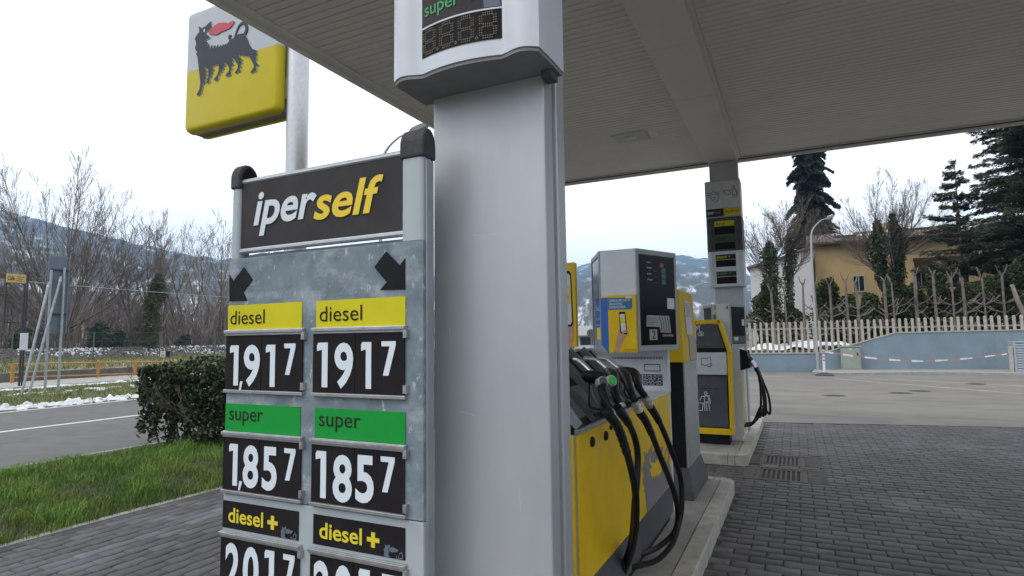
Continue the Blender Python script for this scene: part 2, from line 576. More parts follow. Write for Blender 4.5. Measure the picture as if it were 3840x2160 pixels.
class Frame:
    """a plane to print on: origin, unit right, unit up; the normal looks at the reader"""
    def __init__(s, O, U, V=(0, 0, 1), bend=None):
        s.O, s.U, s.V = Vector(O), Vector(U).normalized(), Vector(V).normalized()
        s.N = s.U.cross(s.V)
        s.bend = bend

    def p(s, u, v, d=0.0):
        if s.bend:
            d += s.bend(u)
        return s.O + s.U * u + s.V * v + s.N * d

    def poly(s, name, pts, m, parent, d=0.002, th=0.0015, **k):
        mb = MB()
        a = [s.p(u, v, d) for u, v in pts]
        b = [s.p(u, v, d - th) for u, v in pts]
        area = sum(pts[i - 1][0] * pts[i][1] - pts[i][0] * pts[i - 1][1] for i in range(len(pts)))
        if area < 0:
            a.reverse(); b.reverse()
        mb.loft([b, a])
        return obj(name, mb, m, parent, **k)

    def rect(s, name, u0, u1, v0, v1, m, parent, d=0.002, th=0.0015, n=1, **k):
        if n > 1:
            us = [u0 + (u1 - u0) * i / n for i in range(n + 1)]
            return s.poly(name, [(u, v0) for u in us] + [(u, v1) for u in reversed(us)], m, parent, d, th, **k) if not s.bend else s.strip(name, us, v0, v1, m, parent, d, th, **k)
        return s.poly(name, [(u0, v0), (u1, v0), (u1, v1), (u0, v1)], m, parent, d, th, **k)

    def strip(s, name, us, v0, v1, m, parent, d, th, **k):
        mb = MB()
        for i in range(len(us) - 1):
            a = [s.p(us[i], v0, d), s.p(us[i + 1], v0, d), s.p(us[i + 1], v1, d), s.p(us[i], v1, d)]
            b = [s.p(us[i], v0, d - th), s.p(us[i + 1], v0, d - th), s.p(us[i + 1], v1, d - th), s.p(us[i], v1, d - th)]
            mb.loft([b, a])
        return obj(name, mb, m, parent, **k)

    def text(s, txt, u0, u1, v0, v1, m, parent, shear=0.0, off=0.0, d=0.0045, name='lettering'):
        co, fs = glyph_mesh(txt, shear, off)
        vs = [s.p(u0 + (u1 - u0) * a, v0 + (v1 - v0) * b, d) for a, b in co]
        me = mesh_from(name, vs, fs, m)
        return link(name, me, parent)

    def line(s, name, pts, wd, m, parent, d=0.004):
        """drawn strokes (flat print): list of polylines"""
        mb = MB()
        k = 0
        for pl in pts:
            for i in range(len(pl) - 1):
                a, b = Vector(pl[i]), Vector(pl[i + 1])
                if (b - a).length < 1e-6: continue
                t = (b - a).normalized()
                n_ = Vector((-t.y, t.x)) * wd / 2
                a2, b2 = a - t * wd * 0.4, b + t * wd * 0.4
                dd = d + 0.00025 * (k % 4)
                k += 1
                q = [s.p(*(a2 - n_), dd), s.p(*(b2 - n_), dd), s.p(*(b2 + n_), dd), s.p(*(a2 + n_), dd)]
                mb.add(q, [(0, 1, 2, 3)])
        return obj(name, mb, m, parent)


def ribbon_poly(pts, w0, w1):
    P = [Vector((p[0], 0, p[1])) for p in pts]
    C = catmull(P, 5)
    L, Rr = [], []
    for i, p in enumerate(C):
        t = (C[min(i + 1, len(C) - 1)] - C[max(i - 1, 0)]).normalized()
        n_ = Vector((-t.z, 0, t.x))
        wd = (w0 + (w1 - w0) * i / (len(C) - 1)) / 2
        L.append((p.x + n_.x * wd, p.z + n_.z * wd))
        Rr.append((p.x - n_.x * wd, p.z - n_.z * wd))
    return L + Rr[::-1]


# segments -> 3-sided tapered twigs, vectorised
def twig_mesh(name, segs, m, tone=None, sides=3):
    A = np.array([s_[0] for s_ in segs], float)
    B = np.array([s_[1] for s_ in segs], float)
    ra = np.array([s_[2] for s_ in segs])[:, None]
    rb = np.array([s_[3] for s_ in segs])[:, None]
    T = B - A
    T /= np.linalg.norm(T, axis=1)[:, None] + 1e-9
    up = np.where(np.abs(T[:, 2:3]) < 0.9, np.array([[0, 0, 1.]]), np.array([[1., 0, 0]]))
    U = np.cross(T, up)
    U /= np.linalg.norm(U, axis=1)[:, None] + 1e-9
    W = np.cross(T, U)
    n = len(A)
    V = np.empty((n, 2 * sides, 3))
    for k in range(sides):
        a = 2 * math.pi * k / sides
        d = U * math.cos(a) + W * math.sin(a)
        V[:, k] = A + d * ra
        V[:, sides + k] = B + d * rb
    base = (np.arange(n) * 2 * sides)[:, None]
    F = np.concatenate([base + np.array([[k, (k + 1) % sides, sides + (k + 1) % sides, sides + k]]) for k in range(sides)], 0)
    tn = None
    if tone is not None:
        tn = np.repeat(np.asarray(tone, float), 2 * sides)
    return np_mesh(name, V.reshape(-1, 3), F, m, tn)


def leaf_mesh(name, P, size, m, D=None, aspect=0.6, rng=RNG, tonefn=None, flat=0.0):
    """leaf-sized rhombic faces at points P; D = growth directions"""
    n = len(P)
    size = np.broadcast_to(np.asarray(size, float), (n,))
    if D is None:
        D = rng.normal(size=(n, 3))
    D = D / (np.linalg.norm(D, axis=1)[:, None] + 1e-9)
    X = rng.normal(size=(n, 3))
    if flat:
        X[:, 2] *= (1 - flat)
    W = np.cross(D, X)
    W = np.cross(D, W) if False else W
    W /= np.linalg.norm(W, axis=1)[:, None] + 1e-9
    Nn = np.cross(D, W)
    h = size[:, None]
    a = P - D * h * 0.5
    b = P + W * h * 0.5 * aspect + Nn * h * 0.08
    c = P + D * h * 0.5
    d = P - W * h * 0.5 * aspect + Nn * h * 0.08
    V = np.stack([a, b, c, d], 1).reshape(-1, 3)
    F = np.arange(n * 4).reshape(n, 4)
    tone = rng.random(n) if tonefn is None else tonefn(P, rng)
    return np_mesh(name, V, F, m, np.repeat(tone, 4))


def branch(segs, p, d, L, r, lev, rnd, spread=0.5, up=0.25, nch=3, shrink=0.68, steps=3, wob=0.12, rmin=0.004):
    """recursive bare branch"""
    p = Vector(p)
    d = Vector(d).normalized()
    pts = [(p.copy(), d.copy(), r)]
    r1 = max(rmin, r * 0.62)
    for i in range(steps):
        d = (d + Vector((rnd.gauss(0, wob), rnd.gauss(0, wob), rnd.gauss(0, wob) + up * 0.25))).normalized()
        q = p + d * (L / steps)
        ra = r + (r1 - r) * i / steps
        rb = r + (r1 - r) * (i + 1) / steps
        segs.append((tuple(p), tuple(q), ra, rb))
        p = q
        pts.append((p.copy(), d.copy(), rb))
    if lev <= 0:
        return
    for k in range(nch):
        i = steps if k == 0 else rnd.randint(1, steps)
        q, dd, rr = pts[i]
        a = rnd.uniform(0, 6.283)
        sp = spread * (0.35 if k == 0 else rnd.uniform(0.6, 1.2))
        u = dd.orthogonal().normalized()
        v = dd.cross(u)
        nd = dd + (u * math.cos(a) + v * math.sin(a)) * sp + Vector((0, 0, up * 0.5))
        branch(segs, q, nd, L * shrink * rnd.uniform(0.8, 1.15), max(rmin, rr * (0.85 if k == 0 else 0.6)), lev - 1, rnd,
               spread, up, nch, shrink, steps, wob, rmin)
DOG = [[-8.451, 6.809], [-8.377, 6.747], [-8.294, 6.761], [-8.161, 6.812], [-8.135, 6.705], [-8.214, 6.68], [-8.279, 6.66], [-8.239, 6.593], [-8.187, 6.561], [-8.175, 6.536], [-8.258, 6.537], [-8.284, 6.526], [-8.233, 6.48], [-8.215, 6.454], [-8.245, 6.446], [-8.213, 6.414], [-8.238, 6.393], [-8.188, 6.433], [-8.163, 6.353], [-8.122, 6.414], [-8.093, 6.341], [-8.048, 6.396], [-8.028, 6.334], [-7.979, 6.383], [-7.96, 6.327], [-7.915, 6.367], [-7.896, 6.323], [-7.851, 6.361], [-7.833, 6.323], [-7.797, 6.36], [-7.779, 6.325], [-7.751, 6.361], [-7.692, 6.388], [-7.6, 6.406], [-7.519, 6.435], [-7.438, 6.429], [-7.393, 6.409], [-7.334, 6.341], [-7.296, 6.273], [-7.266, 6.207], [-7.203, 6.124], [-7.151, 6.1], [-7.098, 6.073], [-7.142, 6.054], [-7.09, 6.023], [-7.14, 6.003], [-7.1, 5.961], [-7.13, 5.921], [-7.097, 5.878], [-7.057, 5.845], [-7.115, 5.832], [-7.105, 5.766], [-7.214, 5.744], [-7.235, 5.763], [-7.155, 5.841], [-7.19, 5.906], [-7.267, 6.022], [-7.486, 6.095], [-7.497, 6.064], [-7.414, 6.008], [-7.458, 5.996], [-7.417, 5.962], [-7.46, 5.942], [-7.435, 5.903], [-7.471, 5.889], [-7.452, 5.831], [-7.557, 5.818], [-7.578, 5.835], [-7.515, 5.891], [-7.511, 5.934], [-7.569, 6.024], [-7.629, 6.094], [-7.645, 6.08], [-7.614, 6.034], [-7.655, 6.014], [-7.612, 5.975], [-7.661, 5.956], [-7.639, 5.919], [-7.671, 5.899], [-7.659, 5.811], [-7.775, 5.818], [-7.784, 5.838], [-7.712, 5.89], [-7.705, 5.933], [-7.749, 5.999], [-7.803, 6.053], [-7.822, 6.043], [-7.787, 5.999], [-7.841, 5.993], [-7.816, 5.952], [-7.873, 5.949], [-7.858, 5.913], [-7.922, 5.915], [-7.908, 5.882], [-7.962, 5.87], [-7.947, 5.819], [-7.992, 5.784], [-8.062, 5.829], [-8.029, 5.845], [-7.971, 5.89], [-7.944, 5.956], [-7.949, 6.055], [-8.081, 6.052], [-8.096, 6.023], [-8.048, 5.982], [-8.107, 5.977], [-8.071, 5.933], [-8.127, 5.93], [-8.099, 5.891], [-8.146, 5.886], [-8.152, 5.817], [-8.176, 5.777], [-8.23, 5.819], [-8.205, 5.847], [-8.182, 5.917], [-8.185, 5.979], [-8.208, 6.052], [-8.285, 6.067], [-8.284, 6.049], [-8.212, 6.0], [-8.277, 5.996], [-8.209, 5.941], [-8.27, 5.936], [-8.229, 5.888], [-8.275, 5.862], [-8.247, 5.822], [-8.303, 5.807], [-8.329, 5.706], [-8.361, 5.643], [-8.44, 5.64], [-8.45, 5.66], [-8.379, 5.746], [-8.37, 5.836], [-8.402, 5.995], [-8.44, 6.188], [-8.461, 6.3], [-8.496, 6.331], [-8.471, 6.38], [-8.513, 6.413], [-8.528, 6.455], [-8.5, 6.511], [-8.516, 6.573], [-8.545, 6.605], [-8.507, 6.655], [-8.435, 6.704]]
FLAME = [[-8.219, 6.635], [-8.17, 6.676], [-8.107, 6.706], [-8.05, 6.73], [-7.99, 6.742], [-7.904, 6.727], [-7.819, 6.708], [-7.772, 6.684], [-7.714, 6.69], [-7.641, 6.689], [-7.626, 6.666], [-7.666, 6.624], [-7.731, 6.588], [-7.81, 6.585], [-7.845, 6.576], [-7.92, 6.583], [-7.983, 6.561], [-8.046, 6.557], [-8.123, 6.585], [-8.189, 6.604]]
TAIL = [[-7.392, 6.403], [-7.351, 6.477], [-7.369, 6.555], [-7.432, 6.6], [-7.5, 6.587], [-7.559, 6.522], [-7.597, 6.442], [-7.634, 6.384]]
CURL = [[-7.698, 6.384], [-7.729, 6.43], [-7.734, 6.461], [-7.709, 6.466], [-7.688, 6.45]]
ARROW_A = [[-2.183, 2.032], [-2.127, 1.973], [-2.184, 1.921], [-2.158, 1.882], [-2.27, 1.885], [-2.275, 2.003], [-2.248, 1.973]]
ARROW_B = [[-1.404, 2.041], [-1.34, 1.982], [-1.316, 2.007], [-1.316, 1.89], [-1.432, 1.894], [-1.401, 1.922], [-1.461, 1.984]]
DIGITS = [[('1', -1.743, -1.686, 1.518, 1.695), ('9', -1.651, -1.556, 1.514, 1.694), ('1', -1.518, -1.468, 1.517, 1.695), ('7', -1.42, -1.353, 1.568, 1.697)], [('1', -2.25, -2.195, 1.514, 1.688), (',', -2.187, -2.166, 1.494, 1.533), ('9', -2.162, -2.064, 1.511, 1.69), ('1', -2.03, -1.975, 1.513, 1.689), ('7', -1.924, -1.86, 1.564, 1.693)], [('1', -1.742, -1.687, 1.089, 1.269), ('8', -1.653, -1.557, 1.082, 1.262), ('5', -1.54, -1.452, 1.091, 1.268), ('7', -1.421, -1.356, 1.141, 1.27)], [('1', -2.239, -2.185, 1.09, 1.265), (',', -2.177, -2.154, 1.073, 1.112), ('8', -2.152, -2.059, 1.088, 1.266), ('5', -2.037, -1.952, 1.088, 1.267), ('7', -1.913, -1.85, 1.139, 1.267)]]

# ================================================================== SETTING
def structure(name, mb, m, **k):
    return obj(name, mb, m, kind='structure', **k)


def sstep(x, a, b):
    t = np.clip((x - a) / (b - a), 0, 1)
    return t * t * (3 - 2 * t)


# --- ground out to the horizon, rising into the ring of hills (azimuth clockwise from +Y, tangent of the ridge)
RIDGE = [(-180, .07), (-110, .10), (-90, .16), (-75, .18), (-67.4, .175), (-64.8, .1673), (-62.6, .1605), (-59.9, .1524), (-58.3, .146), (-54.7, .1334),
         (-52.3, .1265), (-49, .1384), (-45.8, .148), (-41.8, .1429), (-33.7, .1075), (-25.3, .0996), (-20.3, .1081), (-19.5, .12),
         (-17.9, .1308), (-13.7, .1361), (-10, .135), (-8.6, .1303), (-7.2, .1244), (-3.8, .0965), (0, .068), (10, .05), (40, .05), (90, .06), (180, .07)]
ra_, rt_ = np.array(RIDGE).T
naz = 420
az = np.concatenate([np.linspace(-180, -75, 40, endpoint=False), np.linspace(-75, 5, 300, endpoint=False), np.linspace(5, 180, 80, endpoint=False)])
tn = np.interp(az, ra_, rt_)
dist = np.interp(az, [-180, -40, -22, 180], [1350, 1350, 1800, 1800])
fr = np.concatenate([[0, 0.02, 0.045, 0.07, 0.1], np.linspace(0.14, 1.0, 60), [1.08, 1.3]])
V, top = [], 1.7
prng = np.random.default_rng(3)
for k, f_ in enumerate(fr):
    for j in range(naz):
        a = math.radians(az[j])
        r_ = max(1.0, f_ * dist[j])
        x, y = math.sin(a) * r_, math.cos(a) * r_
        g = max(0.0, (r_ - 170) / (dist[j] - 170)) if r_ > 170 else 0.0
        prof = min(1, g) ** 1.15
        n1 = mnoise.fractal(Vector((x * .004, y * .004, 1.3)), 0.9, 2.1, 6)
        n2 = mnoise.fractal(Vector((x * .03, y * .03, 4.1)), 0.9, 2.1, 3)
        zr = tn[j] * dist[j]
        z = prof * zr + (n1 * 0.10 * zr * g * (1.15 - g) * 1.5) + n2 * 5.0 * min(1, g * 3)
        if f_ > 1.0:
            z = zr * (1 - (f_ - 1) * 1.6)
        if r_ <= 170:
            z = -0.10
        # low bank that the left-hand thicket stands on
        bank = sstep(np.array(-x), 58, 75) * 1.4
        z = max(z, -0.10 + float(bank)) if r_ > 60 else -0.10
        V.append((x, y, z))
V = np.array(V)
nr = len(fr)
ii, jj = np.meshgrid(np.arange(nr - 1), np.arange(naz), indexing='ij')
j2 = (jj + 1) % naz
F = np.stack([ii * naz + jj, ii * naz + j2, (ii + 1) * naz + j2, (ii + 1) * naz + jj], -1).reshape(-1, 4)
# faces near us are earth, far ones forested hill with snow
cr = np.linalg.norm(V[F].mean(1)[:, :2], axis=1)
me = np_mesh('ground', V, F, [TERR, HILL], mi=(cr > 175).astype(int))
hc = np.empty((len(V), 3), np.float32)
hc[:, 0] = np.tile(az, nr) * .9
hc[:, 1] = V[:, 2] / 16.0
hc[:, 2] = np.linalg.norm(V[:, :2], axis=1) / 260.0
at_ = me.attributes.new('hillco', 'FLOAT_VECTOR', 'POINT')
at_.data.foreach_set('vector', hc.ravel())
o = link('ground', me, smooth=True)
o['kind'] = 'structure'

# --- road along the far side of the verge
mb = MB()
mb.box(-18.75, -9.62, -30, 165, -0.2, 0.0)
road = structure('road', mb, ROAD)
mb = MB()
mb.box(-14.36, -14.20, -30, 165, 0.001, 0.006)
obj('centre_line', mb, ROADW, road)
mb = MB()
mb.box(-10.05, -9.94, -30, 165, 0.001, 0.006)
obj('edge_line', mb, mat('worn_road_paint', (.30, .295, .28), .8, var=.25, vscale=6), road)
mb = MB()
mb.box(-18.45, -18.32, -30, 165, 0.001, 0.006)
obj('edge_line', mb, ROADW, road)

# --- forecourt asphalt beyond the paving: its near edge runs with the wall
YE = lambda x: 12.58 + 0.205 * (x + 0.65)
mb = MB()
mb.prism_z([(-9.6, YE(-9.6)), (9, YE(9)), (45, 14.75), (45, 36.2), (-2.6, 29.6), (-2.6, 70), (-9.6, 70)], -0.15, 0.006)
mb.box(10.002, 45, -30, 14.7, -.15, .006)
mb.box(-6.1, 10, -30, -2.002, -.15, .006)
fore = structure('forecourt', mb, ASPH)
# kerb and raised walk in front of the wall
WL = lambda x: 30.1 + 0.2 * x           # wall face
mb = MB()
pts = [(0.95, 27.6), (5.0, 29.1), (6.6, 29.0), (9.0, 28.2), (14, 27.0), (14, WL(14) + .05), (0.6, WL(0.6) + .05), (0.5, 28.3)]
mb.prism_z(pts, -0.1, 0.10)
structure('pavement', mb, SLAB)

# covers and worn markings on the asphalt
for k, (x, y, lab) in enumerate(((.84, 18.58, 'dark manhole cover in the asphalt nearest the far pump'), (2.55, 19.9, 'dark manhole cover in the middle of the asphalt'), (3.13, 20.7, 'dark manhole cover just behind the middle one'), (5.15, 24.0, 'dark manhole cover far right near the pavement'))):
    tm = thing('manhole_cover', (x, y, 0), lab, 'manhole cover', 'manhole covers in the asphalt')
    mb = MB()
    mb.lathe((x, y, 0), [(.30, .002), (.30, .009), (.24, .010)], 20)
    obj('rim', mb, IRON, tm)
    mb = MB()
    mb.lathe((x, y, 0), [(.235, .004), (.235, .0115), (.05, .012)], 20)
    obj('lid', mb, mat('manhole_iron', (.045, .042, .04), .7, .3, var=.3, vscale=30) if k == 0 else MATS['manhole_iron'], tm)
WM = mat('worn_marking', (.30, .295, .275), .85, var=.2, vscale=2)
for a, b, wd in (((1.1, 25.7), (5.6, 20.3), .16), ((-1.6, 25.7), (-.7, 26.6), .12), ((1.7, 26.6), (7.6, 22.4), .14)):
    a, b = Vector((*a, 0)), Vector((*b, 0))
    n_ = Vector((-(b - a).y, (b - a).x, 0)).normalized() * wd / 2
    mb = MB()
    mb.loft([[a - n_ + Vector((0, 0, .004)), b - n_ + Vector((0, 0, .004)), b + n_ + Vector((0, 0, .004)), a + n_ + Vector((0, 0, .004))], [a - n_ + Vector((0, 0, .0095)), b - n_ + Vector((0, 0, .0095)), b + n_ + Vector((0, 0, .0095)), a + n_ + Vector((0, 0, .0095))]])
    obj('worn_marking', mb, WM, fore)

# --- interlocking block paving
BL, BW, JT = 0.240, 0.1315, 0.007


def paver_geo():
    """one wavy-edged block: top face, bevel ring, side ring; x along its length"""
    nseg = 6
    A = 0.0085
    xs = np.linspace(-BL / 2 + JT / 2, BL / 2 - JT / 2, nseg + 1)
    f_ = lambda x: A * np.sign(np.sin(2 * np.pi * x / BL)) * np.abs(np.sin(2 * np.pi * x / BL)) ** 0.6
    lo = [(x, -BW / 2 + JT / 2 + f_(x)) for x in xs]
    hi = [(x, BW / 2 - JT / 2 - f_(x)) for x in xs[::-1]]
    out_ = np.array(lo + hi)
    c = out_.mean(0)
    ins = out_ - np.sign(out_ - c) * 0.006
    n = len(out_)
    v = [(x, y, 0.0) for x, y in ins] + [(x, y, -0.005) for x, y in out_] + [(x, y, -0.03) for x, y in out_]
    q = [(n * a + i, n * a + (i + 1) % n, n * (a - 1) + (i + 1) % n, n * (a - 1) + i) for a in (1, 2) for i in range(n)]
    # top as quads between the two long edges
    q += [(i, i + 1, n - 2 - i, n - 1 - i) for i in range(nseg)]
    return np.array(v), np.array(q)


PV, PF = paver_geo()


def px_area(x, y):
    """rough size a block takes in the picture, 0 outside it"""
    rel = Vector((x, y, -CAM_H))
    dz = rel.dot(_f)
    if dz < 0.5:
        return 0
    u, v = rel.dot(_r2) / dz, rel.dot(_d2) / dz
    if abs(u) > 0.885 or abs(v) > 0.505:
        return 0
    # behind column or price totem
    if -0.70 < x / y < -0.36 and y > 2:
        return 0
    if -1.26 < x / y < -0.68 and y > 1.8:
        return 0
    return 1 / dz ** 3


ISL = [(-2.15, -0.69, -2.0, 7.02), (-2.15, -0.66, 8.34, 12.4)]
blocks = []                                   # x, y, rotated
for j in range(100):
    y = 1.4 + j * BW
    for i in range(60):
        x = -0.9 + i * BL + (BL / 2 if j % 2 else 0)
        if x > 9.5 or y > YE(x) - 0.02: continue
        blocks.append((x, y, 0))
for j in range(42):
    x = -0.95 - j * BW
    if x < -6.14: continue
    for i in range(66):
        y = -1.0 + i * BL + (BL / 2 if j % 2 else 0)
        if y > YE(x) - 0.05: continue
        blocks.append((x, y, 1))
DR = [(-0.56, 0.02, 8.52, 9.36), (-0.57, 0.05, 7.62, 8.46)]
DR = [(-0.55, 0.01, 8.60, 9.22), (-0.56, 0.03, 7.70, 8.32)]
keep = []
for b in blocks:
    x, y, k = b
    if any(a0 - .02 < x < a1 + .02 and b0 - .0 < y < b1 + .0 for a0, a1, b0, b1 in ISL): continue
    if any(a0 - .08 < x < a1 + .08 and b0 - .02 < y < b1 + .02 for a0, a1, b0, b1 in DR): continue
    keep.append(b)
keep.sort(key=lambda b: -px_area(b[0], b[1]))
mb = MB()
mb.prism_z([(-6.2, -2), (10, -2), (10, YE(10)), (-6.2, YE(-6.2))], -0.15, -0.013)
paving = structure('paving', mb, JOINT)
variants = []
for k in range(14):
    me = np_mesh('paver', PV, PF, PAVER, tone=np.full(len(PV), (k + 0.5) / 14))
    variants.append(me)
for x, y, k in keep[:300]:
    o = bpy.data.objects.new('paver', random.choice(variants))
    COL.objects.link(o)
    o.location = (x, y, random.uniform(-.0015, .0015))
    o.rotation_euler = (random.gauss(0, .006), random.gauss(0, .006), (math.pi / 2 if k else 0) + random.gauss(0, .004))
    o.parent = paving
rest = np.array(keep[300:])
n = len(rest)
Q = np.broadcast_to(PV, (n,) + PV.shape).copy()
rot = rest[:, 2] > 0.5
Q[rot] = np.stack([-Q[rot][..., 1], Q[rot][..., 0], Q[rot][..., 2]], -1)
Q[..., 2] += (RNG.normal(0, .006, (n, 1)) * Q[..., 0] + RNG.normal(0, .006, (n, 1)) * Q[..., 1]) + RNG.uniform(-.0015, .0015, (n, 1))
Q[..., 0] += rest[:, 0:1]
Q[..., 1] += rest[:, 1:2]
F = (PF[None] + (np.arange(n) * len(PV))[:, None, None]).reshape(-1, 4)
o = link('pavers', np_mesh('pavers', Q.reshape(-1, 3), F, PAVER, tone=np.repeat(RNG.random(n), len(PV))), paving)
o['kind'] = 'stuff'

# kerb along the verge
mb = MB()
for i in range(20):
    y = -3 + i * 1.0
    mb.box(-6.24, -6.15, y, y + 0.992, -0.1, 0.002 + random.uniform(0, .006))
structure('verge_kerb', mb, SLAB, bevel=.004)

# --- verges
def verge_z(x):
    return 0.02 + 0.13 * math.sin(max(0, min(1, (x + 9.6) / 3.35)) * math.pi) ** 0.8


mb = MB()
xs = [-9.63 + 3.39 * i / 12 for i in range(13)]
ys = [-6 + i * 1.0 for i in range(60)]
vs = [(x, y, verge_z(x) - .03 + 0.03 * mnoise.noise(Vector((x * 1.3, y * 1.3, 0)))) for y in ys for x in xs]
mb.add(vs, [(a * 13 + b, a * 13 + b + 1, (a + 1) * 13 + b + 1, (a + 1) * 13 + b) for a in range(59) for b in range(12)])
structure('verge', mb, SOIL)


def grass(name, m, n, x0, x1, y0, y1, zf, h0, h1, wd, dens=None, seed=1):
    g = np.random.default_rng(seed)
    x = g.uniform(x0, x1, n)
    y = y0 + (y1 - y0) * g.random(n) ** 1.5
    cl = np.array([mnoise.noise(Vector((a * 2.2, b * 2.2, 3.))) for a, b in zip(x, y)])
    ok = g.random(n) < 0.75 + cl * 0.7
    x, y, cl = x[ok], y[ok], cl[ok]
    n = len(x)
    z = zf(x)
    h = (h0 + (h1 - h0) * g.random(n) ** 1.6) * (1 + cl * 0.8)
    a = g.uniform(0, 2 * np.pi, n)
    lean = h * g.uniform(0.3, 1.1, n)
    la = g.uniform(0, 6.283, n) + cl * 2
    dx, dy = np.cos(la) * lean, np.sin(la) * lean
    wx, wy = np.cos(a) * wd * .5, np.sin(a) * wd * .5
    o3 = np.zeros(n)
    V = np.stack([np.stack([x - wx, y - wy, z - .02], -1), np.stack([x + wx, y + wy, z - .02], -1),
                  np.stack([x + wx * .8 + dx * .35, y + wy * .8 + dy * .35, z + h * .62], -1), np.stack([x - wx * .8 + dx * .35, y - wy * .8 + dy * .35, z + h * .62], -1),
                  np.stack([x + dx, y + dy, z + h * .95], -1)], 1).reshape(-1, 3)
    b = (np.arange(n) * 5)[:, None]
    F = np.concatenate([b + np.array([[0, 1, 2, 3]]), b + np.array([[3, 2, 4, 4]])], 0)
    # second face as a triangle: use degenerate-free tris for everything
    T = np.concatenate([b + np.array([[0, 1, 2]]), b + np.array([[0, 2, 3]]), b + np.array([[3, 2, 4]])], 0)
    tone = np.clip(0.45 + cl * 0.5 + g.normal(0, .2, n), 0, 1)
    o = link(name, np_mesh(name, V, T, m, np.repeat(tone, 5)))
    o['kind'] = 'stuff'
    return o


vz = np.vectorize(verge_z)
grass('grass', GRASS, 170000, -9.6, -6.165, 0.3, 15, lambda x: vz(x) - .02, .03, .115, .0058)
# far verge across the road
mb = MB()
mb.box(-27.6, -18.75, -10, 120, -0.15, 0.015)
structure('far_verge', mb, SHORTG)
grass('far_grass', GRASS2, 42000, -26.6, -18.9, 5, 30, lambda x: 0.012 + 0 * x, .04, .13, .016, seed=4)


def snow_heap(name, x0, x1, y0, y1, h, nx, ny, th=0.0, seed=0, scale=1.6):
    """ragged melting snow: only the lumps above a threshold are kept"""
    vs, fs, idx = [], [], {}
    zz = {}
    for i in range(nx + 1):
        for j in range(ny + 1):
            x = x0 + (x1 - x0) * i / nx
            y = y0 + (y1 - y0) * j / ny
            e = min(i, nx - i) / nx * 2
            q = mnoise.fractal(Vector((x * scale, y * scale, seed)), 0.8, 2.0, 4) * 0.7 + 0.75 * (e ** 0.7) - 0.25 - th
            zz[i, j] = (x + 0.1 * mnoise.noise(Vector((x * 5, y * 5, seed + 5))), y, q * h)
    for i in range(nx):
        for j in range(ny):
            c = [(i, j), (i + 1, j), (i + 1, j + 1), (i, j + 1)]
            if max(zz[k][2] for k in c) > 0:
                for k in c:
                    if k not in idx:
                        idx[k] = len(vs)
                        a = zz[k]
                        vs.append((a[0], a[1], max(a[2], -0.02) + 0.015))
                fs.append(tuple(idx[k] for k in c))
    mb = MB().add(vs, fs)
    return obj(name, mb, SNOW, kind='stuff', smooth=True)


snow_heap('snow_bank', -19.55, -18.6, 2, 40, 0.22, 22, 700, th=0.20, seed=2, scale=4.5)
snow_heap('snow_patch', -28.6, -26.9, 5, 45, 0.10, 16, 300, th=0.08, seed=7, scale=2.2)
snow_heap('snow_patch', -25.4, -23.2, 9, 17, 0.10, 24, 70, th=0.42, seed=9)

# kerb and walk beyond the far verge
mb = MB()
for i in range(40):
    mb.box(-27.75, -27.55, -10 + i * 2, -8.02 + i * 2, -0.1, 0.10)
structure('far_kerb', mb, CONC, bevel=.01)
mb = MB()
mb.box(-31.9, -27.75, -10, 90, -0.1, 0.07)
structure('far_pavement', mb, SLAB)

# old concrete wall behind the railing, one slab after another
t = thing('retaining_wall', (-33, 20, 0), 'low dark concrete wall of slabs behind the orange railing', 'wall')
for i in range(14):
    y = -4 + i * 3.4
    mb = MB()
    mb.box(-33.0, -32.75, y, y + 3.37, -0.15, 0.46 + random.uniform(-.02, .02))
    obj('panel', mb, RETW, t, bevel=.01)
# field that rises to the railway
mb = MB()
xs = [-33.0, -36, -40, -46, -52, -55, -56.5, -62, -75, -110]
zs = [0.42, 0.46, 0.52, 0.50, 0.45, 0.45, 0.6, 0.9, 1.3, 6.0]
ys = [-20 + i * 4 for i in range(45)]
vs = [(x, y, z + 0.10 * mnoise.noise(Vector((x * .4, y * .4, 2.)))) for y in ys for x, z in zip(xs, zs)]
m_ = len(xs)
mb.add(vs, [(a * m_ + b, (a + 1) * m_ + b, (a + 1) * m_ + b + 1, a * m_ + b + 1) for a in range(44) for b in range(m_ - 1)])
structure('field', mb, DRYG)
grass('dry_grass', GRASS2, 26000, -55, -33.3, 14, 60, lambda x: 0.45 + 0 * x, .08, .4, .03, seed=8)
# ballast bank: countless stones, partly under snow
g = np.random.default_rng(21)
nb = 9000
bx = g.uniform(-57.6, -55.2, nb)
by = g.uniform(18, 66, nb)
bz = 0.5 + (np.clip(-bx - 55.2, 0, 2.0)) * 0.42
base = np.array([(1, 0, 0), (0, 1, 0), (-1, 0, 0), (0, -1, 0), (0, 0, .8), (0, 0, -.8)])
fo = np.array([(0, 1, 4), (1, 2, 4), (2, 3, 4), (3, 0, 4), (1, 0, 5), (2, 1, 5), (3, 2, 5), (0, 3, 5)])
sc = g.uniform(.05, .17, (nb, 1, 1)) * g.uniform(.6, 1.4, (nb, 6, 1))
V = base[None] * sc
an = g.uniform(0, 6.28, nb)
V = np.stack([V[..., 0] * np.cos(an)[:, None] - V[..., 1] * np.sin(an)[:, None], V[..., 0] * np.sin(an)[:, None] + V[..., 1] * np.cos(an)[:, None], V[..., 2]], -1)
V += np.stack([bx, by, bz], -1)[:, None]
F = (fo[None] + (np.arange(nb) * 6)[:, None, None]).reshape(-1, 3)
sn = np.array([mnoise.noise(Vector((a * .5, b * .35, 0))) for a, b in zip(bx, by)])
mi = np.repeat((g.random(nb) < 0.15 + sn * 0.9).astype(int), 8)
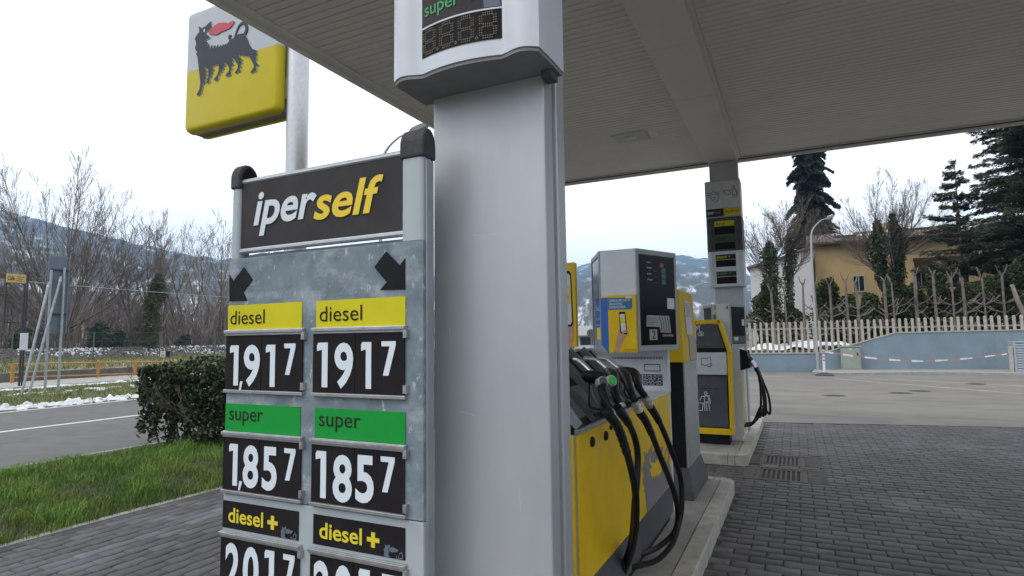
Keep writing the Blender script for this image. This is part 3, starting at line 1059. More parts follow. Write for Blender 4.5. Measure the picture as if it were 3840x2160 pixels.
o = link('railway_ballast', np_mesh('railway_ballast', V.reshape(-1, 3), F, [BALL, SNOW], mi=mi))
o['kind'] = 'stuff'

# garden ground behind the wall on the right
mb = MB()
mb.prism_z([(-2.6, WL(-2.6) + .32), (16, WL(16) + .32), (22, 80), (-6, 80), (-6, 34)], -0.1, 0.95)
structure('garden_ground', mb, mat('garden_soil', (0.14, 0.12, 0.09), 0.95, var=0.3, vscale=2, bump=.3))
snow_heap('garden_snow', -2.4, 3.2, 31.5, 36, 0.45, 30, 30, th=-0.05, seed=4, scale=0.9).location.z = 0.95

# ================================================================== CANOPY
SZ = 4.83
CX0, CX1, CY0, CY1 = -4.63, 8.2, 1.58, 11.02
t = thing('filling_station_canopy', (-1.05, 6, SZ), 'wide flat filling station canopy with slatted grey soffit', 'canopy')
mb = MB()
mb.box(CX0 + .02, CX1 - .02, CY0 + .02, CY1 - .02, SZ + .045, SZ + .75)
obj('roof', mb, SOFFIT_GAP, t)
BX0, BX1 = -1.30, -0.765
# slats: one strip per board, in two lengths either side of the beam
meL = {}
n_sl = int((CY1 - CY0 - 0.30) / 0.10)
for side, (a, b) in enumerate(((CX0 + .155, BX0 - .035), (BX1 + .035, CX1 - .155))):
    mb = MB()
    mb.loft([[(x, -.0440, .035), (x, -.0440, .005), (x, -.039, 0), (x, .039, 0), (x, .0440, .005), (x, .0440, .035)] for x in (a, b)])
    meL[side] = mesh_from('slat', mb.v, mb.f, SOFFIT)
for k in range(n_sl):
    y = CY0 + .20 + k * .10
    for side in (0, 1):
        o = bpy.data.objects.new('slat', meL[side])
        COL.objects.link(o)
        o.parent = t
        o.matrix_parent_inverse = Matrix.Translation(-Vector(t.location))
        o.location = (0, y, SZ + random.uniform(-.0012, .0012))
# perimeter trim and fascia
mb = MB()
mb.box(CX0 + .01, CX0 + .15, CY0 + .15, CY1 - .15, SZ - .012, SZ + .03)
obj('edge_trim', mb, SOFFIT, t, bevel=.003)
mb = MB()
mb.box(CX0 + .01, CX1 - .01, CY1 - .15, CY1 - .01, SZ - .012, SZ + .03)
obj('edge_trim', mb, SOFFIT, t, bevel=.003)
for nm, bxs in (('fascia', (CX0 - .02, CX0 + .01, CY0, CY1)), ('fascia', (CX0 + .01, CX1, CY1 - .01, CY1 + .02)), ('fascia', (CX1, CX1 + .03, CY0, CY1)), ('fascia', (CX0 + .01, CX1, CY0 - .02, CY0 + .01))):
    mb = MB()
    mb.box(*bxs, SZ - .05, SZ + .80)
    obj(nm, mb, SOFFIT, t)
mb = MB()
mb.tube([(CX0 + .02, CY1 - .17, SZ - .035), (CX1 - .02, CY1 - .17, SZ - .035)], .012, 6)
obj('cable', mb, SOFFIT_GAP, t)
# beam: soffit sheets between two raised flanges
b = MB()
b.box(BX0 + .022, BX1 - .022, CY0 + .15, CY1 - .16, SZ - .075, SZ + .04)
beam = obj('beam', b, SOFFIT, t)
for x0, x1 in ((BX0 - .03, BX0 + .02), (BX1 - .02, BX1 + .03)):
    b = MB()
    b.box(x0, x1, CY0 + .15, CY1 - .155, SZ - .016, SZ + .04)
    obj('flange', b, SOFFIT, beam, bevel=.003)
y = 10.6
k = 0
while y > CY0 + 1.7:
    b = MB()
    b.box(BX0 + .024, BX1 - .024, y - 1.49, y, SZ - .083 - .0015 * (k % 2), SZ - .0755)
    obj('cover_sheet', b, SOFFIT, beam, bevel=.002)
    y -= 1.5
    k += 1
# recessed lamp, unlit
lt = thing('ceiling_lamp', (-2.2, 8.9, SZ), 'unlit rectangular lamp panel set in the canopy soffit', 'ceiling lamp')
b = MB()
b.box(-2.46, -1.94, 8.68, 9.10, SZ - .018, SZ - .002)
obj('frame', b, mat('lamp_panel_white', (0.55, 0.54, 0.52), 0.5), lt, bevel=.004)
b = MB()
b.box(-2.29, -2.11, 8.82, 8.96, SZ - .030, SZ - .0185)
obj('lamp', b, GREY_P, lt, bevel=.004)
b = MB()
b.box(-1.90, -1.80, 8.70, 9.08, SZ - .010, SZ - .002)
obj('cover_strip', b, SOFFIT, lt)

# columns: two pressed cladding shells with a dark joint between them
CW0, CW1 = -1.322, -0.822


def column(y0, x0, x1, dep, label, zb):
    t = thing('canopy_column', ((x0 + x1) / 2, y0 + dep / 2, zb), label, 'column')
    zt = SZ - .085
    h = dep * 0.40
    for nm, ya, yb in (('front_cladding', y0, y0 + h), ('rear_cladding', y0 + dep - h, y0 + dep)):
        mb = MB()
        mb.box(x0, x1, ya, yb, zb, zt)
        obj(nm, mb, SILVER, t, bevel=.008, seg=3)
    mb = MB()
    mb.box(x0 + .02, x1 - .022, y0 + h + .001, y0 + dep - h - .001, zb, zt)
    obj('core', mb, SILVER_D, t)
    return t


column(2.0, CW0, CW1, 0.215, 'near silver column carrying the super plus price display', .13)
col_near = [o_ for o_ in bpy.data.objects if o_.name == 'canopy_column'][0]
FC = Frame((0, 2.0, 0), (1, 0, 0), (0, 0, 1))
front_ = [c_ for c_ in col_near.children if c_.name.startswith('front_cladding')][0]
FC.line('scratch', [[(-1.14, 2.112), (-1.09, 2.104), (-1.035, 2.108)], [(-1.12, 2.098), (-1.06, 2.092)], [(-1.2, 1.42), (-1.13, 1.405)], [(-.95, 1.15), (-.945, 1.07)], [(-1.25, 1.75), (-1.24, 1.69)]], .0016, mat('bright_scratch', (.66, .67, .68), .4, .3), front_, d=.0006)
column(10.72, -1.262, -0.79, 0.215, 'distant silver column behind the yellow service bin', .13)

# ================================================================== ISLANDS
def rounded_end(x0, x1, y, rr, sgn):
    """corner points of a rounded island end on the +X side"""
    pts = []
    for k in range(7):
        a = k / 6 * math.pi / 2
        pts.append((x1 - rr + rr * math.cos(a), y - sgn * rr + sgn * rr * math.sin(a)))
    return pts


def island(label, x0, x1, y0, y1):
    t = thing('pump_island', ((x0 + x1) / 2, (y0 + y1) / 2, 0), label, 'pump island')
    kw, rr = 0.145, 0.16
    inner = [(x0 + .1, y0 + kw), (x1 - kw, y0 + kw), (x1 - kw, y1 - kw), (x0 + .1, y1 - kw)]
    mb = MB()
    mb.prism_z(inner, -0.05, 0.124)
    obj('slab', mb, SLAB, t)
    # straight kerbstones on the driving side
    L = y1 - y0 - 2 * rr
    n = max(1, round(L / 1.0))
    for i in range(n):
        a = y0 + rr + L * i / n + .002
        b = y0 + rr + L * (i + 1) / n - .002
        mb = MB()
        mb.box(x1 - kw + .003, x1 + random.uniform(-.003, .003), a, b, -0.1, 0.13 + random.uniform(-.002, .002))
        obj('kerbstone', mb, CONC, t, bevel=.012)
    # rounded corner stones and end stones
    for yy, sg in ((y0, -1), (y1, 1)):
        arc = rounded_end(x0, x1, yy, rr, sg)
        poly = arc + [(x1 - rr, yy - sg * (kw - .003)), (x1 - kw + .003, yy - sg * (kw - .003)), (x1 - kw + .003, yy - sg * rr)]
        if sg < 0: poly = poly[::-1]
        mb = MB()
        mb.prism_z(poly, -0.1, 0.13)
        obj('corner_stone', mb, CONC, t, bevel=.008)
        a = x0
        while a < x1 - rr - .05:
            b = min(a + .62, x1 - rr)
            mb = MB()
            y_a, y_b = sorted((yy, yy - sg * (kw - .003)))
            mb.box(a + .002, b - .002, y_a, y_b, -0.1, 0.13 + random.uniform(-.002, .002))
            obj('kerbstone', mb, CONC, t, bevel=.012)
            a = b
    return t


island('near concrete island under the fuel pump with hoses looped', -2.15, -0.69, -1.6, 7.02)
island('far concrete island under the yellow service bin', -2.15, -0.66, 8.34, 12.42)

# mortar strips that close the paving along the islands
for i_, (x0, x1, y0, y1) in enumerate(ISL):
    mb = MB()
    mb.box(x1 + .001, x1 + .15, y0, y1, -.05, -.0045)
    mb.box(x0, x1 + .15, (y1 + .001 if i_ == 0 else y0 - .13), (y1 + .13 if i_ == 0 else y0 - .001), -.05, -.0046)
    obj('mortar_strip', mb, mat('mortar', (.06, .056, .052), .9, var=.3, vscale=14) if i_ == 0 else MATS['mortar'], paving)
# drain gratings in the paving
for (x0, x1, y0, y1), lab in zip(DR, ('drain grating farther from the camera between the two islands', 'drain grating nearer the camera between the two islands')):
    t = thing('drain_grating', ((x0 + x1) / 2, (y0 + y1) / 2, 0), lab, 'drain', 'drain gratings between the islands')
    mb = MB()
    ox, oy = .12, .055
    for bx_ in ((x0 - ox, x1 + .205, y0 - oy, y0), (x0 - ox, x1 + .205, y1, y1 + oy), (x0 - ox, x0, y0, y1), (x1, x1 + .205, y0, y1)):
        mb.box(*bx_, -.05, .004)
    obj('surround', mb, mat('drain_mortar', (.10, .095, .09), .85, var=.3, vscale=12) if 'drain_mortar' not in MATS else MATS['drain_mortar'], t, bevel=.003)
    mb = MB()
    for bx_ in ((x0 + .004, x1 - .004, y0 + .004, y0 + .05), (x0 + .004, x1 - .004, y1 - .05, y1 - .004), (x0 + .004, x0 + .06, y0 + .051, y1 - .051), (x1 - .06, x1 - .004, y0 + .051, y1 - .051)):
        mb.box(*bx_, -.04, -.002)
    obj('frame', mb, IRON, t)
    n = 9
    for i in range(n):
        a = x0 + .075 + (x1 - x0 - .15) * i / (n - 1)
        mb = MB()
        mb.box(a - .011, a + .011, y0 + .052, y1 - .052, -.035, -.006)
        obj('bar', mb, IRON, t)

# ================================================================== PRICE DISPLAY ON THE NEAR COLUMN
def display_outline(cx, hw, yf, yb, notch=.115, bulge=.035, lobe=.02):
    """plan of the housing: two rounded lobes, a bowed middle; returns outline (counter-clockwise) and the bow function"""
    x0, x1 = cx - hw, cx + hw
    a, b = x0 + notch, x1 - notch
    bow = lambda x: yf + .016 - bulge * (1 - ((x - cx) / (hw - notch)) ** 2)
    pts = []
    for k in range(7):                       # left lobe, rounded outer corner
        s_ = k / 6
        x = x0 + notch * s_
        y = yf + .03 * (1 - s_) ** 3 * .55 - lobe * math.sin(math.pi * s_) * .8
        pts.append((x, y))
    for k in range(1, 14):
        x = a + (b - a) * k / 14
        pts.append((x, bow(x)))
    for k in range(7):
        s_ = 1 - k / 6
        x = x1 - notch * s_
        y = yf + .03 * (1 - s_) ** 3 * .55 - lobe * math.sin(math.pi * s_) * .8
        pts.append((x, y))
    pts += [(x1 + .004, yf + .13), (x1 + .004, yb), (x0 - .004, yb), (x0 - .004, yf + .13)]
    return pts, bow


cx = -1.072
pts, bow = display_outline(cx, .312, 1.80, 2.045)
t = thing('price_display', (cx, 2.0, 2.70), 'white bow fronted price display high on the near silver column', 'price display')
ZB, ZT = 2.703, 4.3
# shell with a hollow for the column
mb = MB()
mb.prism_z(pts, ZB + .012, ZT)
shell = obj('housing', mb, WHITE_P, t, smooth=True)
mb = MB()
c = Vector((cx, 2.0))
mb.prism_z([(cx + (x - cx) * .985, 1.93 + (y - 1.93) * .96) for x, y in pts], ZB - .002, ZB + .0115)
obj('underside', mb, UNDER, t)
mb = MB()
mb.box(-.815, -.775, 1.96, 2.03, ZB - .03, ZB - .003)
obj('bracket', mb, GREY_D, t)
FD = Frame((0, 0, 0), (1, 0, 0), (0, 0, 1))
FD.bend = lambda u: -bow(u)
FD.rect('lettered_panel', -1.242, -.890, 2.893, 3.02, CHAR, t, d=.003, n=14)
lp = t.children[-1]
FD.text('super', -1.226, -1.058, 2.915, 2.968, GRN_TXT, lp, off=.01, d=.0055)
for q in ((-1.034, -.984, 2.9515, 2.9665), (-1.0165, -1.0015, 2.934, 2.984)):
    FD.rect('plus_sign', *q, GRN_TXT, lp, d=.0056 + .0004 * (q[0] > -1.03), n=2)
FD.rect('display_screen', -1.242, -.893, 2.775, 2.886, BLACK_M, t, d=.003, n=14)
scr = t.children[-1]
FD.rect('divider', -1.242, -.891, 2.8865, 2.8925, WHITE_P, t, d=.005, n=14)
# unlit lamps of the four seven-segment figures
LD, LF = [], []
def lamp(u, v, r_=.0030):
    k = len(LD)
    for i in range(6):
        a = i * math.pi / 3
        p = FD.p(u + r_ * math.cos(a), v + r_ * math.sin(a), .0035)
        LD.append(p)
    LD.append(FD.p(u, v, .0062))
    for i in range(6):
        LF.append((k + i, k + (i + 1) % 6, k + 6))
for dgt in range(4):
    u0 = -1.229 + dgt * .0845
    wd, h0, h1, h2 = .052, 2.787, 2.8305, 2.874
    for row in (h0, h1, h2):
        for off in (-.0042, .0042):
            for i in range(5):
                lamp(u0 + .010 + (wd - .02) * i / 4, row + off)
    for uu in (u0, u0 + wd):
        for (va, vb) in ((h0, h1), (h1, h2)):
            for i in range(4):
                for off in (-.0042, .0042):
                    lamp(uu + off, va + .008 + (vb - va - .016) * i / 3)
    if dgt < 3:
        for off in ((-.004, 0), (.004, 0), (0, .005), (0, -.005)):
            lamp(u0 + wd + .0165 + off[0], h0 + off[1])
mb = MB().add(LD, LF)
obj('lamps', mb, LED, scr, kind='stuff')
DOGN = np.array(DOG)
dlo, dhi = DOGN.min(0), DOGN.max(0)


def dog_pts(P, u0, u1, v0, v1, flip=False):
    q = (np.array(P) - dlo) / (dhi - dlo)
    return [(u0 + (u1 - u0) * a, v0 + (v1 - v0) * b) for a, b in q]


def clip_poly(P, lo=None, hi=None, ax=1):
    """cut a polygon at v>=lo / v<=hi"""
    for lim, sg in ((lo, 1), (hi, -1)):
        if lim is None: continue
        o_ = []
        for i in range(len(P)):
            a, b = P[i - 1], P[i]
            ia, ib = sg * (a[ax] - lim) >= 0, sg * (b[ax] - lim) >= 0
            if ia != ib:
                t_ = (lim - a[ax]) / (b[ax] - a[ax])
                o_.append((a[0] + t_ * (b[0] - a[0]), a[1] + t_ * (b[1] - a[1])))
            if ib: o_.append(b)
        P = o_
    return P


def emblem(fr, u0, u1, v0, v1, m_dog, m_flame, parent, lo=None, d=.003, th=.0012, step=.0004, lo_u=None, hi_u=None, name='emblem'):
    """six-legged animal with a flame, as a set of flat pieces"""
    f_ = lambda P: clip_poly(clip_poly(dog_pts(P, u0, u1, v0, v1), lo), lo_u, hi_u, 0)
    parts = [('%s_body' % name, DOG, m_dog, 0), ('%s_flame' % name, FLAME, m_flame, 0),
             ('%s_tail' % name, ribbon_poly(TAIL, .06, .016), m_dog, 1), ('%s_curl' % name, ribbon_poly(CURL, .05, .02), m_dog, 2)]
    for nm, P, m, k in parts:
        q = f_(P)
        if len(q) > 2:
            fr.poly(nm, q, m, parent, d=d + k * step, th=th)


# part of the animal print at the right of the lettering
emblem(FD, -.968, -.893, 2.82, 3.005, FAINT, FAINT, lp, lo=2.896, d=.0048, th=.001)

# ================================================================== PRICE TOTEM
TY = 1.80
t = thing('price_totem', (-1.76, 1.87, 0), 'worn grey price totem with iperself header and two price columns', 'price sign')
FR = Frame((0, TY, 0), (1, 0, 0), (0, 0, 1))
# posts: rounded extrusions with charcoal caps
def post_outline(x0, x1, y0, y1, r_=.045):
    q = []
    for cx_, cy_, a0 in ((x1 - r_ * .5, y0 + r_ * .5, -90), (x1 - r_ * .5, y1 - r_ * .5, 0), (x0 + r_ * .5, y1 - r_ * .5, 90), (x0 + r_ * .5, y0 + r_ * .5, 180)):
        for k in range(4):
            a = R(a0 + k * 30)
            q.append((cx_ + r_ * .5 * math.cos(a), cy_ + r_ * .5 * math.sin(a)))
    return q
for px0, px1 in ((-2.279, -2.232), (-1.338, -1.240)):
    mb = MB()
    mb.prism_z(post_outline(px0, px1, 1.802, 1.872, .03), 2.0735, 2.412)
    mb.prism_z([(px0 + .004, 1.857), (px1 - .004, 1.857), (px1 - .004, 1.875), (px0 + .004, 1.875)], 0.0, 2.0735)
    p = obj('post', mb, PANEL_L, t, smooth=True)
    # cap: an arch-topped shell
    mb = MB()
    ym, hy = (1.840, .046) if px0 > -2 else (1.850, .056)
    arch = [(ym - hy, 2.392)] + [(ym - hy * math.cos(R(a)), 2.440 + .072 * math.sin(R(a))) for a in range(0, 181, 15)] + [(ym + hy, 2.392)]
    mb.prism_x(arch[::-1], px0 - .005, px1 + (.005 if px0 < -2 else .008))
    obj('cap', mb, CAPM, t, bevel=.010, seg=3)
    if px0 < -2:
        mb = MB()
        mb.prism_x([(ym + (y - ym) * .66, 2.40 + (z - 2.392) * .80) for y, z in arch][::-1], px1 + .0065, px1 + .008)
        obj('cap_recess', mb, BLACK, t)
mb = MB()
mb.box(-1.2385, -1.229, 1.815, 1.865, 0, 2.386)
obj('side_profile', mb, SILVER_D, t, bevel=.006)
# header
mb = MB()
mb.box(-2.231, -1.339, 1.815, 1.865, 2.118, 2.412)
hd = obj('header_panel', mb, CHAR, t, bevel=.004)
FH = Frame((0, 1.815, 0), (1, 0, 0), (0, 0, 1))
FH.text('iper', -2.146, -1.776, 2.166, 2.362, WHITE_T, hd, shear=.22, off=.022)
FH.text('self', -1.792, -1.430, 2.202, 2.352, YEL_SELF, hd, shear=.22, off=.022)
for z in (2.424, 2.108):
    mb = MB()
    mb.tube([(-2.232, 1.823, z), (-1.336, 1.823, z)], .013, 10)
    obj('rail', mb, ALU, t, smooth=True)
mb = MB()
mb.box(-2.229, -1.342, 1.845, 1.872, 2.074, 2.092)
obj('backing_strip', mb, SILVER_D, t)
# panel, the worn upper sheet and the cleaner lower sheet
mb = MB()
mb.box(-2.279, -1.236, TY, TY + .055, 1.052, 2.072)
obj('upper_sheet', mb, WORN, t, bevel=.003)
mb = MB()
mb.box(-2.279, -1.236, TY, TY + .055, 0.12, 1.048)
obj('lower_sheet', mb, PANEL_L, t, bevel=.003)
for A_ in (ARROW_A, ARROW_B):
    FR.poly('arrow', A_, BLACK, t, d=.004, th=.003)
LX = ((-2.275, -1.834), (-1.755, -1.314))
for k, (x0, x1) in enumerate(LX):
    # fuel labels
    FR.rect('fuel_label', x0, x1, 1.740, 1.864, YEL_LAB, t, d=.004, th=.003)
    l = t.children[-1]; l['label'] = 'yellow diesel label'
    a = ((-2.258, -2.046), (-1.735, -1.517))[k]
    FR.text('diesel', a[0], a[1], 1.779, 1.840, INK, l, off=.0, d=.0058)
    FR.rect('fuel_label', x0, x1, 1.319, 1.435, GRN_LAB, t, d=.004, th=.003)
    l = t.children[-1]; l['label'] = 'green super label'
    a = ((-2.249, -2.044), (-1.731, -1.521))[k]
    FR.text('super', a[0], a[1], 1.345, 1.406, INK, l, off=.0, d=.0058)
    FR.rect('fuel_label', x0, x1, 0.908, 1.021, BLACK_M, t, d=.004, th=.003)
    l = t.children[-1]; l['label'] = 'black diesel plus label with animal print'
    a = ((-2.237, -2.029), (-1.721, -1.510))[k]
    FR.text('diesel', a[0], a[1], .934, .996, YEL_TXT, l, off=.018, d=.0058)
    a = (-1.975, -1.457)[k]
    FR.rect('plus_sign', a - .029, a + .029, .9535, .9695, YEL_TXT, l, d=.0058, th=.001)
    FR.rect('plus_sign', a - .009, a + .009, .934, .989, YEL_TXT, l, d=.0063, th=.001)
    emblem(FR, x1 - .094, x1 + .012, .83, .956, FAINT, FAINT, l, lo=.910, hi_u=x1 - .004, d=.0056, th=.001)
    # price frames
    for row, (z0, z1) in enumerate(((1.492, 1.734), (1.066, 1.296), (.628, .874))):
        fx0, fx1 = x0 - .004 * (k == 0) + (-.012 if k else 0), x1 + (.012 if k == 0 else .0)
        mb = MB()
        mb.box(fx0, fx1 + .008, TY - .012, TY - .001, z1 - .004, z1 + .022)
        mb.box(fx0, fx1 + .008, TY - .022, TY - .0125, z1 + .006, z1 + .020)
        obj('top_rail', mb, STEEL, t, bevel=.002)
        mb = MB()
        mb.box(fx0, fx1 + .008, TY - .018, TY - .001, z0 - .010, z0 + .004)
        obj('bottom_rail', mb, STEEL, t, bevel=.002)
        for z in (z0 + .012, z1 - .026):
            mb = MB()
            mb.box(fx1 + .0005, fx1 + .016, TY - .020, TY - .001, z, z + .03)
            mb.lathe((fx1 + .008, TY - .020, z + .015), [(.0, -.001), (.005, -.001), (.005, .001), (0, .001)], 8)
            obj('clip', mb, STEEL, t, bevel=.001)
        # four digit cards
        wd = (fx1 - fx0) / 4
        cuts = [fx0, fx0 + wd * .96, fx0 + wd * 1.93, fx0 + wd * 2.9, fx1]
        if row < 2:
            ent = DIGITS[row * 2 + (1 - k)]
        else:
            ent = [('2', -2.245, -2.158, .655, .852), ('0', -2.137, -2.044, .655, .852), ('1', -2.012, -1.957, .655, .852), ('7', -1.908, -1.845, .705, .850)] if k == 0 else \
                  [('2', -1.745, -1.660, .655, .852), ('0', -1.640, -1.552, .655, .852), ('1', -1.521, -1.468, .655, .852), ('7', -1.412, -1.345, .705, .850)]
        cards = []
        for c_ in range(4):
            FR.rect('digit_card', cuts[c_] + .0008, cuts[c_ + 1] - .0008, z0 + .004, z1 - .004, BLACK_M, t, d=.007 + .0012 * (c_ % 2), th=.004)
            cards.append(t.children[-1])
        for ch, u0, u1, v0, v1 in ent:
            um = (u0 + u1) / 2
            c_ = min(range(4), key=lambda q: abs((cuts[q] + cuts[q + 1]) / 2 - um))
            if ch == ',':
                FR.poly('comma', [(u0, v0), (u0 + .010, v0), (u1, v1), (u0 + .006, v1)], DIGIT, cards[c_], d=.0098, th=.001)
            elif ch == '1':
                w_ = u1 - u0
                FR.poly('digit', [(u1 - w_ * .52, v0), (u1, v0), (u1, v1), (u0 + w_ * .12, v1), (u0, v1 - .012), (u0 + w_ * .02, v1 - .034), (u1 - w_ * .52, v1 - .028)], DIGIT, cards[c_], d=.0098, th=.001)
            elif ch == '7':
                w_, h_ = u1 - u0, v1 - v0
                FR.poly('digit', [(u0 + w_ * .12, v0), (u0 + w_ * .50, v0), (u1, v1 - h_ * .12), (u1, v1), (u0, v1), (u0 + w_ * .02, v1 - h_ * .15), (u1 - w_ * .42, v1 - h_ * .15)], DIGIT, cards[c_], d=.0098, th=.001)
            else:
                FR.text(ch, u0, u1, v0, v1, DIGIT, cards[c_], off=.028, d=.0095, name='digit')

# ================================================================== LOGO SIGN ON ITS POLE
t = thing('pole_sign', (-6.5, 6.22, 0), 'yellow and white company sign with six legged black animal on tall pole', 'sign')
mb = MB()
mb.tube([(-6.5, 6.22, -.05), (-6.5, 6.22, 9.5)], .155, 28)
obj('pole', mb, ALU, t, smooth=True)
SX0, SX1, SZ0, SZ1 = -8.79, -6.672, 5.075, 7.12
zsplit = 6.095


def cushion(name, y0, y1, sgn, parent):
    """pillow-edged acrylic face, yellow below, white above"""
    rr = .13
    def ring(ins, y):
        q = []
        a_, b_, c_, d_ = SX0 + ins, SX1 - ins, SZ0 + ins, SZ1 - ins
        r2 = max(.02, .12 - ins)
        for cx_, cz_, a0 in ((b_ - r2, c_ + r2, -90), (b_ - r2, d_ - r2, 0), (a_ + r2, d_ - r2, 90), (a_ + r2, c_ + r2, 180)):
            for k in range(5):
                a = R(a0 + k * 22.5)
                q.append((cx_ + r2 * math.cos(a), y, cz_ + r2 * math.sin(a)))
        return q
    rings = [ring(0, y1)]
    for k in range(1, 7):
        a = k / 6 * math.pi / 2
        rings.append(ring(.075 * (1 - math.cos(a)), y1 + (y0 - y1) * math.sin(a)))
    for half, m in ((0, WHITE_SIGN), (1, YEL_SIGN)):
        bm = bmesh.new()
        mb = MB().loft(rings)
        me_ = mesh_from('tmp', mb.v, mb.f, m)
        bm.from_mesh(me_)
        bpy.data.meshes.remove(me_)
        geom = bm.verts[:] + bm.edges[:] + bm.faces[:]
        bmesh.ops.bisect_plane(bm, geom=geom, plane_co=(0, 0, zsplit), plane_no=(0, 0, 1), clear_inner=(half == 0), clear_outer=(half == 1))
        me_ = bpy.data.meshes.new(name)
        bm.to_mesh(me_)
        bm.free()
        me_.materials.append(m)
        o = link(('white_face', 'yellow_face')[half], me_, parent)
        auto_smooth(me_, 40)


cushion('face', 6.0, 6.13, 1, t)
cushion('face', 6.45, 6.32, -1, t)
mb = MB()
mb.box(SX0 + .045, SX1 - .03, 6.131, 6.319, SZ0 + .035, SZ1 - .03)
obj('frame', mb, UNDER, t)
FS = Frame((0, 6.0, 0), (1, 0, 0), (0, 0, 1))
FS.poly('animal_outline', DOG, WHITE_SIGN, t, d=.012, th=.011)
ol = t.children[-1]
FS.poly('animal_body', [(x - .006, z + .005) for x, z in DOG], DOGM, ol, d=.0145, th=.002)
FS.poly('animal_tail', ribbon_poly(TAIL, .062, .016), DOGM, ol, d=.014, th=.013)
FS.poly('animal_curl', ribbon_poly(CURL, .05, .02), DOGM, ol, d=.0135, th=.0125)
FS.poly('flame', FLAME, RED, ol, d=.015, th=.014)
FS.poly('eye', [(-8.32 + .017 * math.cos(a), 6.698 + .028 * math.sin(a)) for a in [k * .6283 for k in range(10)]], WHITE_T, ol, d=.017, th=.001)
# pale edge bars between the legs and on the mane, as on the sign
mb = MB()
P_ = DOG
# brackets to the pole
for z0, z1 in ((5.30, 5.62), (6.20, 6.62)):
    mb = MB()
    mb.box(SX1 - .028, -6.648, 6.14, 6.31, z0, z1)
    mb.box(SX1 + .01, -6.60, 6.17, 6.20, z0 + .02, z1 - .02)
    mb.box(SX1 + .01, -6.60, 6.25, 6.28, z0 + .02, z1 - .02)
    obj('bracket', mb, GALV, t)
mb = MB()
mb.box(SX1 - .027, -6.655, 6.15, 6.30, 5.63, 6.19)
obj('cable_box', mb, ALU, t)

# ================================================================== FUEL PUMPS
def sx(X, y9, z9, ref=-0.9):
    k = X / ref
    return (X, y9 * k, CAM_H + (z9 - CAM_H) * k)


def pump_head(parent, cx, hwf, y0, hwr, dep, z0, z1, inset=.03):
    """display head: narrow towards the camera, its two glazed sides splayed; returns the frame of the +X side"""
    pts = [(cx - hwf, y0), (cx + hwf, y0), (cx + hwr, y0 + dep), (cx + hwr - .05, y0 + dep + .22), (cx - hwr + .05, y0 + dep + .22), (cx - hwr, y0 + dep)]
    mb = MB()
    mb.prism_z(pts, z0, z1)
    hd = obj('display_head', mb, GREY_P, parent, bevel=.006)
    U = Vector((hwr - hwf, dep, 0))
    L = U.length
    fr = Frame((cx + hwf, y0, z0), U)
    fl = Frame((cx - hwr, y0 + dep, z0), (hwr - hwf, -dep, 0))
    h = z1 - z0
    for f_, a in ((fr, 0), (fl, 1)):
        # raised frame bars round the glass
        for q in ((.0, L, h - .045, h), (.0, L, 0, .045), (0, .03, .046, h - .046), (L - .028, L, .046, h - .046)):
            f_.rect('glass_frame', *q, GREY_F, hd, d=.010, th=.0095, bevel=.002)
        f_.rect('display_glass', .031, L - .029, .046, h - .046, GLASS_D, hd, d=.004, th=.0035)
    return hd, fr, L, h


def nozzle(parent, spout, body, handle, coup, badge=None, scuff=None, grip_r=.024, label=None):
    """one nozzle: spout > steel tube, grip body with lever, guard and swivel"""
    mb = MB()
    mb.tube(catmull([body[0], body[1]], 3), [.030, .036, .038, .036][:4] if False else .034, 12)
    b0, b1 = Vector(body[0]), Vector(body[1])
    mb2 = MB()
    C = catmull([b0, b0.lerp(b1, .5), b1, Vector(handle[0]).lerp(Vector(handle[1]), .35), handle[1]], 5)
    n = len(C)
    rr = [float(np.interp(i / (n - 1), [0, .12, .3, .5, .62, .8, 1], [.019, .030, .037, .036, .027, .021, .020])) for i in range(n)]
    mb2.tube(C, rr, 12)
    nz_ = obj('nozzle', mb2, BLACK, parent, smooth=True)
    if label: nz_['label'] = label
    mb = MB()
    mb.tube(catmull(spout, 5), .0135, 10)
    obj('spout', mb, ALU, nz_, smooth=True)
    mb = MB()
    e = Vector(spout[-1])
    d_ = (b0 - Vector(spout[-2])).normalized()
    mb.tube([e - d_ * .012, e + d_ * .02], .0195, 10)
    obj('spout_collar', mb, STEEL, nz_, smooth=True)
    # lever guard: a loop under the grip
    h0, h1 = Vector(handle[0]), Vector(handle[1])
    t_ = (h1 - h0).normalized()
    dn = Vector((-.6, 0, -.8))
    dn = (dn - t_ * dn.dot(t_)).normalized()
    mb = MB()
    mb.tube(catmull([b0.lerp(b1, .6) + dn * .03, h0 + dn * .085, h0.lerp(h1, .5) + dn * .095, h1 + dn * .02], 5), .007, 6)
    obj('lever_guard', mb, BLACK, nz_, smooth=True)
    mb = MB()
    mb.tube(catmull([b0.lerp(b1, .8) + dn * .035, h0 + dn * .055, h0.lerp(h1, .6) + dn * .05], 4), .006, 6)
    obj('lever', mb, GREY_D, nz_, smooth=True)
    if badge:
        c, col = badge
        c = Vector(c)
        nrm = Vector((.72, -.60, .35)).normalized()
        u = nrm.orthogonal().normalized()
        v = nrm.cross(u)
        for r_, off, m_ in ((.031, .002, SILVER), (.026, .006, col)):
            mb = MB()
            ring = lambda r2, o2: [c + (u * math.cos(k * .3927) + v * math.sin(k * .3927)) * r2 + nrm * o2 for k in range(16)]
            mb.loft([ring(r_, -.03), ring(r_, off), ring(r_ * .9, off + .003)])
            obj('badge', mb, m_, nz_, smooth=True)
    # swivel coupling
    c0, c1 = Vector(coup[0]), Vector(coup[1])
    P_ = [c0.lerp(c1, k) for k in (0, .12, .13, .4, .41, .55, .56, .85, .86, 1)]
    mb = MB()
    mb.tube(P_, [.022, .022, .027, .027, .023, .023, .028, .028, .021, .021], 14)
    obj('swivel', mb, STEEL, nz_, smooth=True)
    return nz_


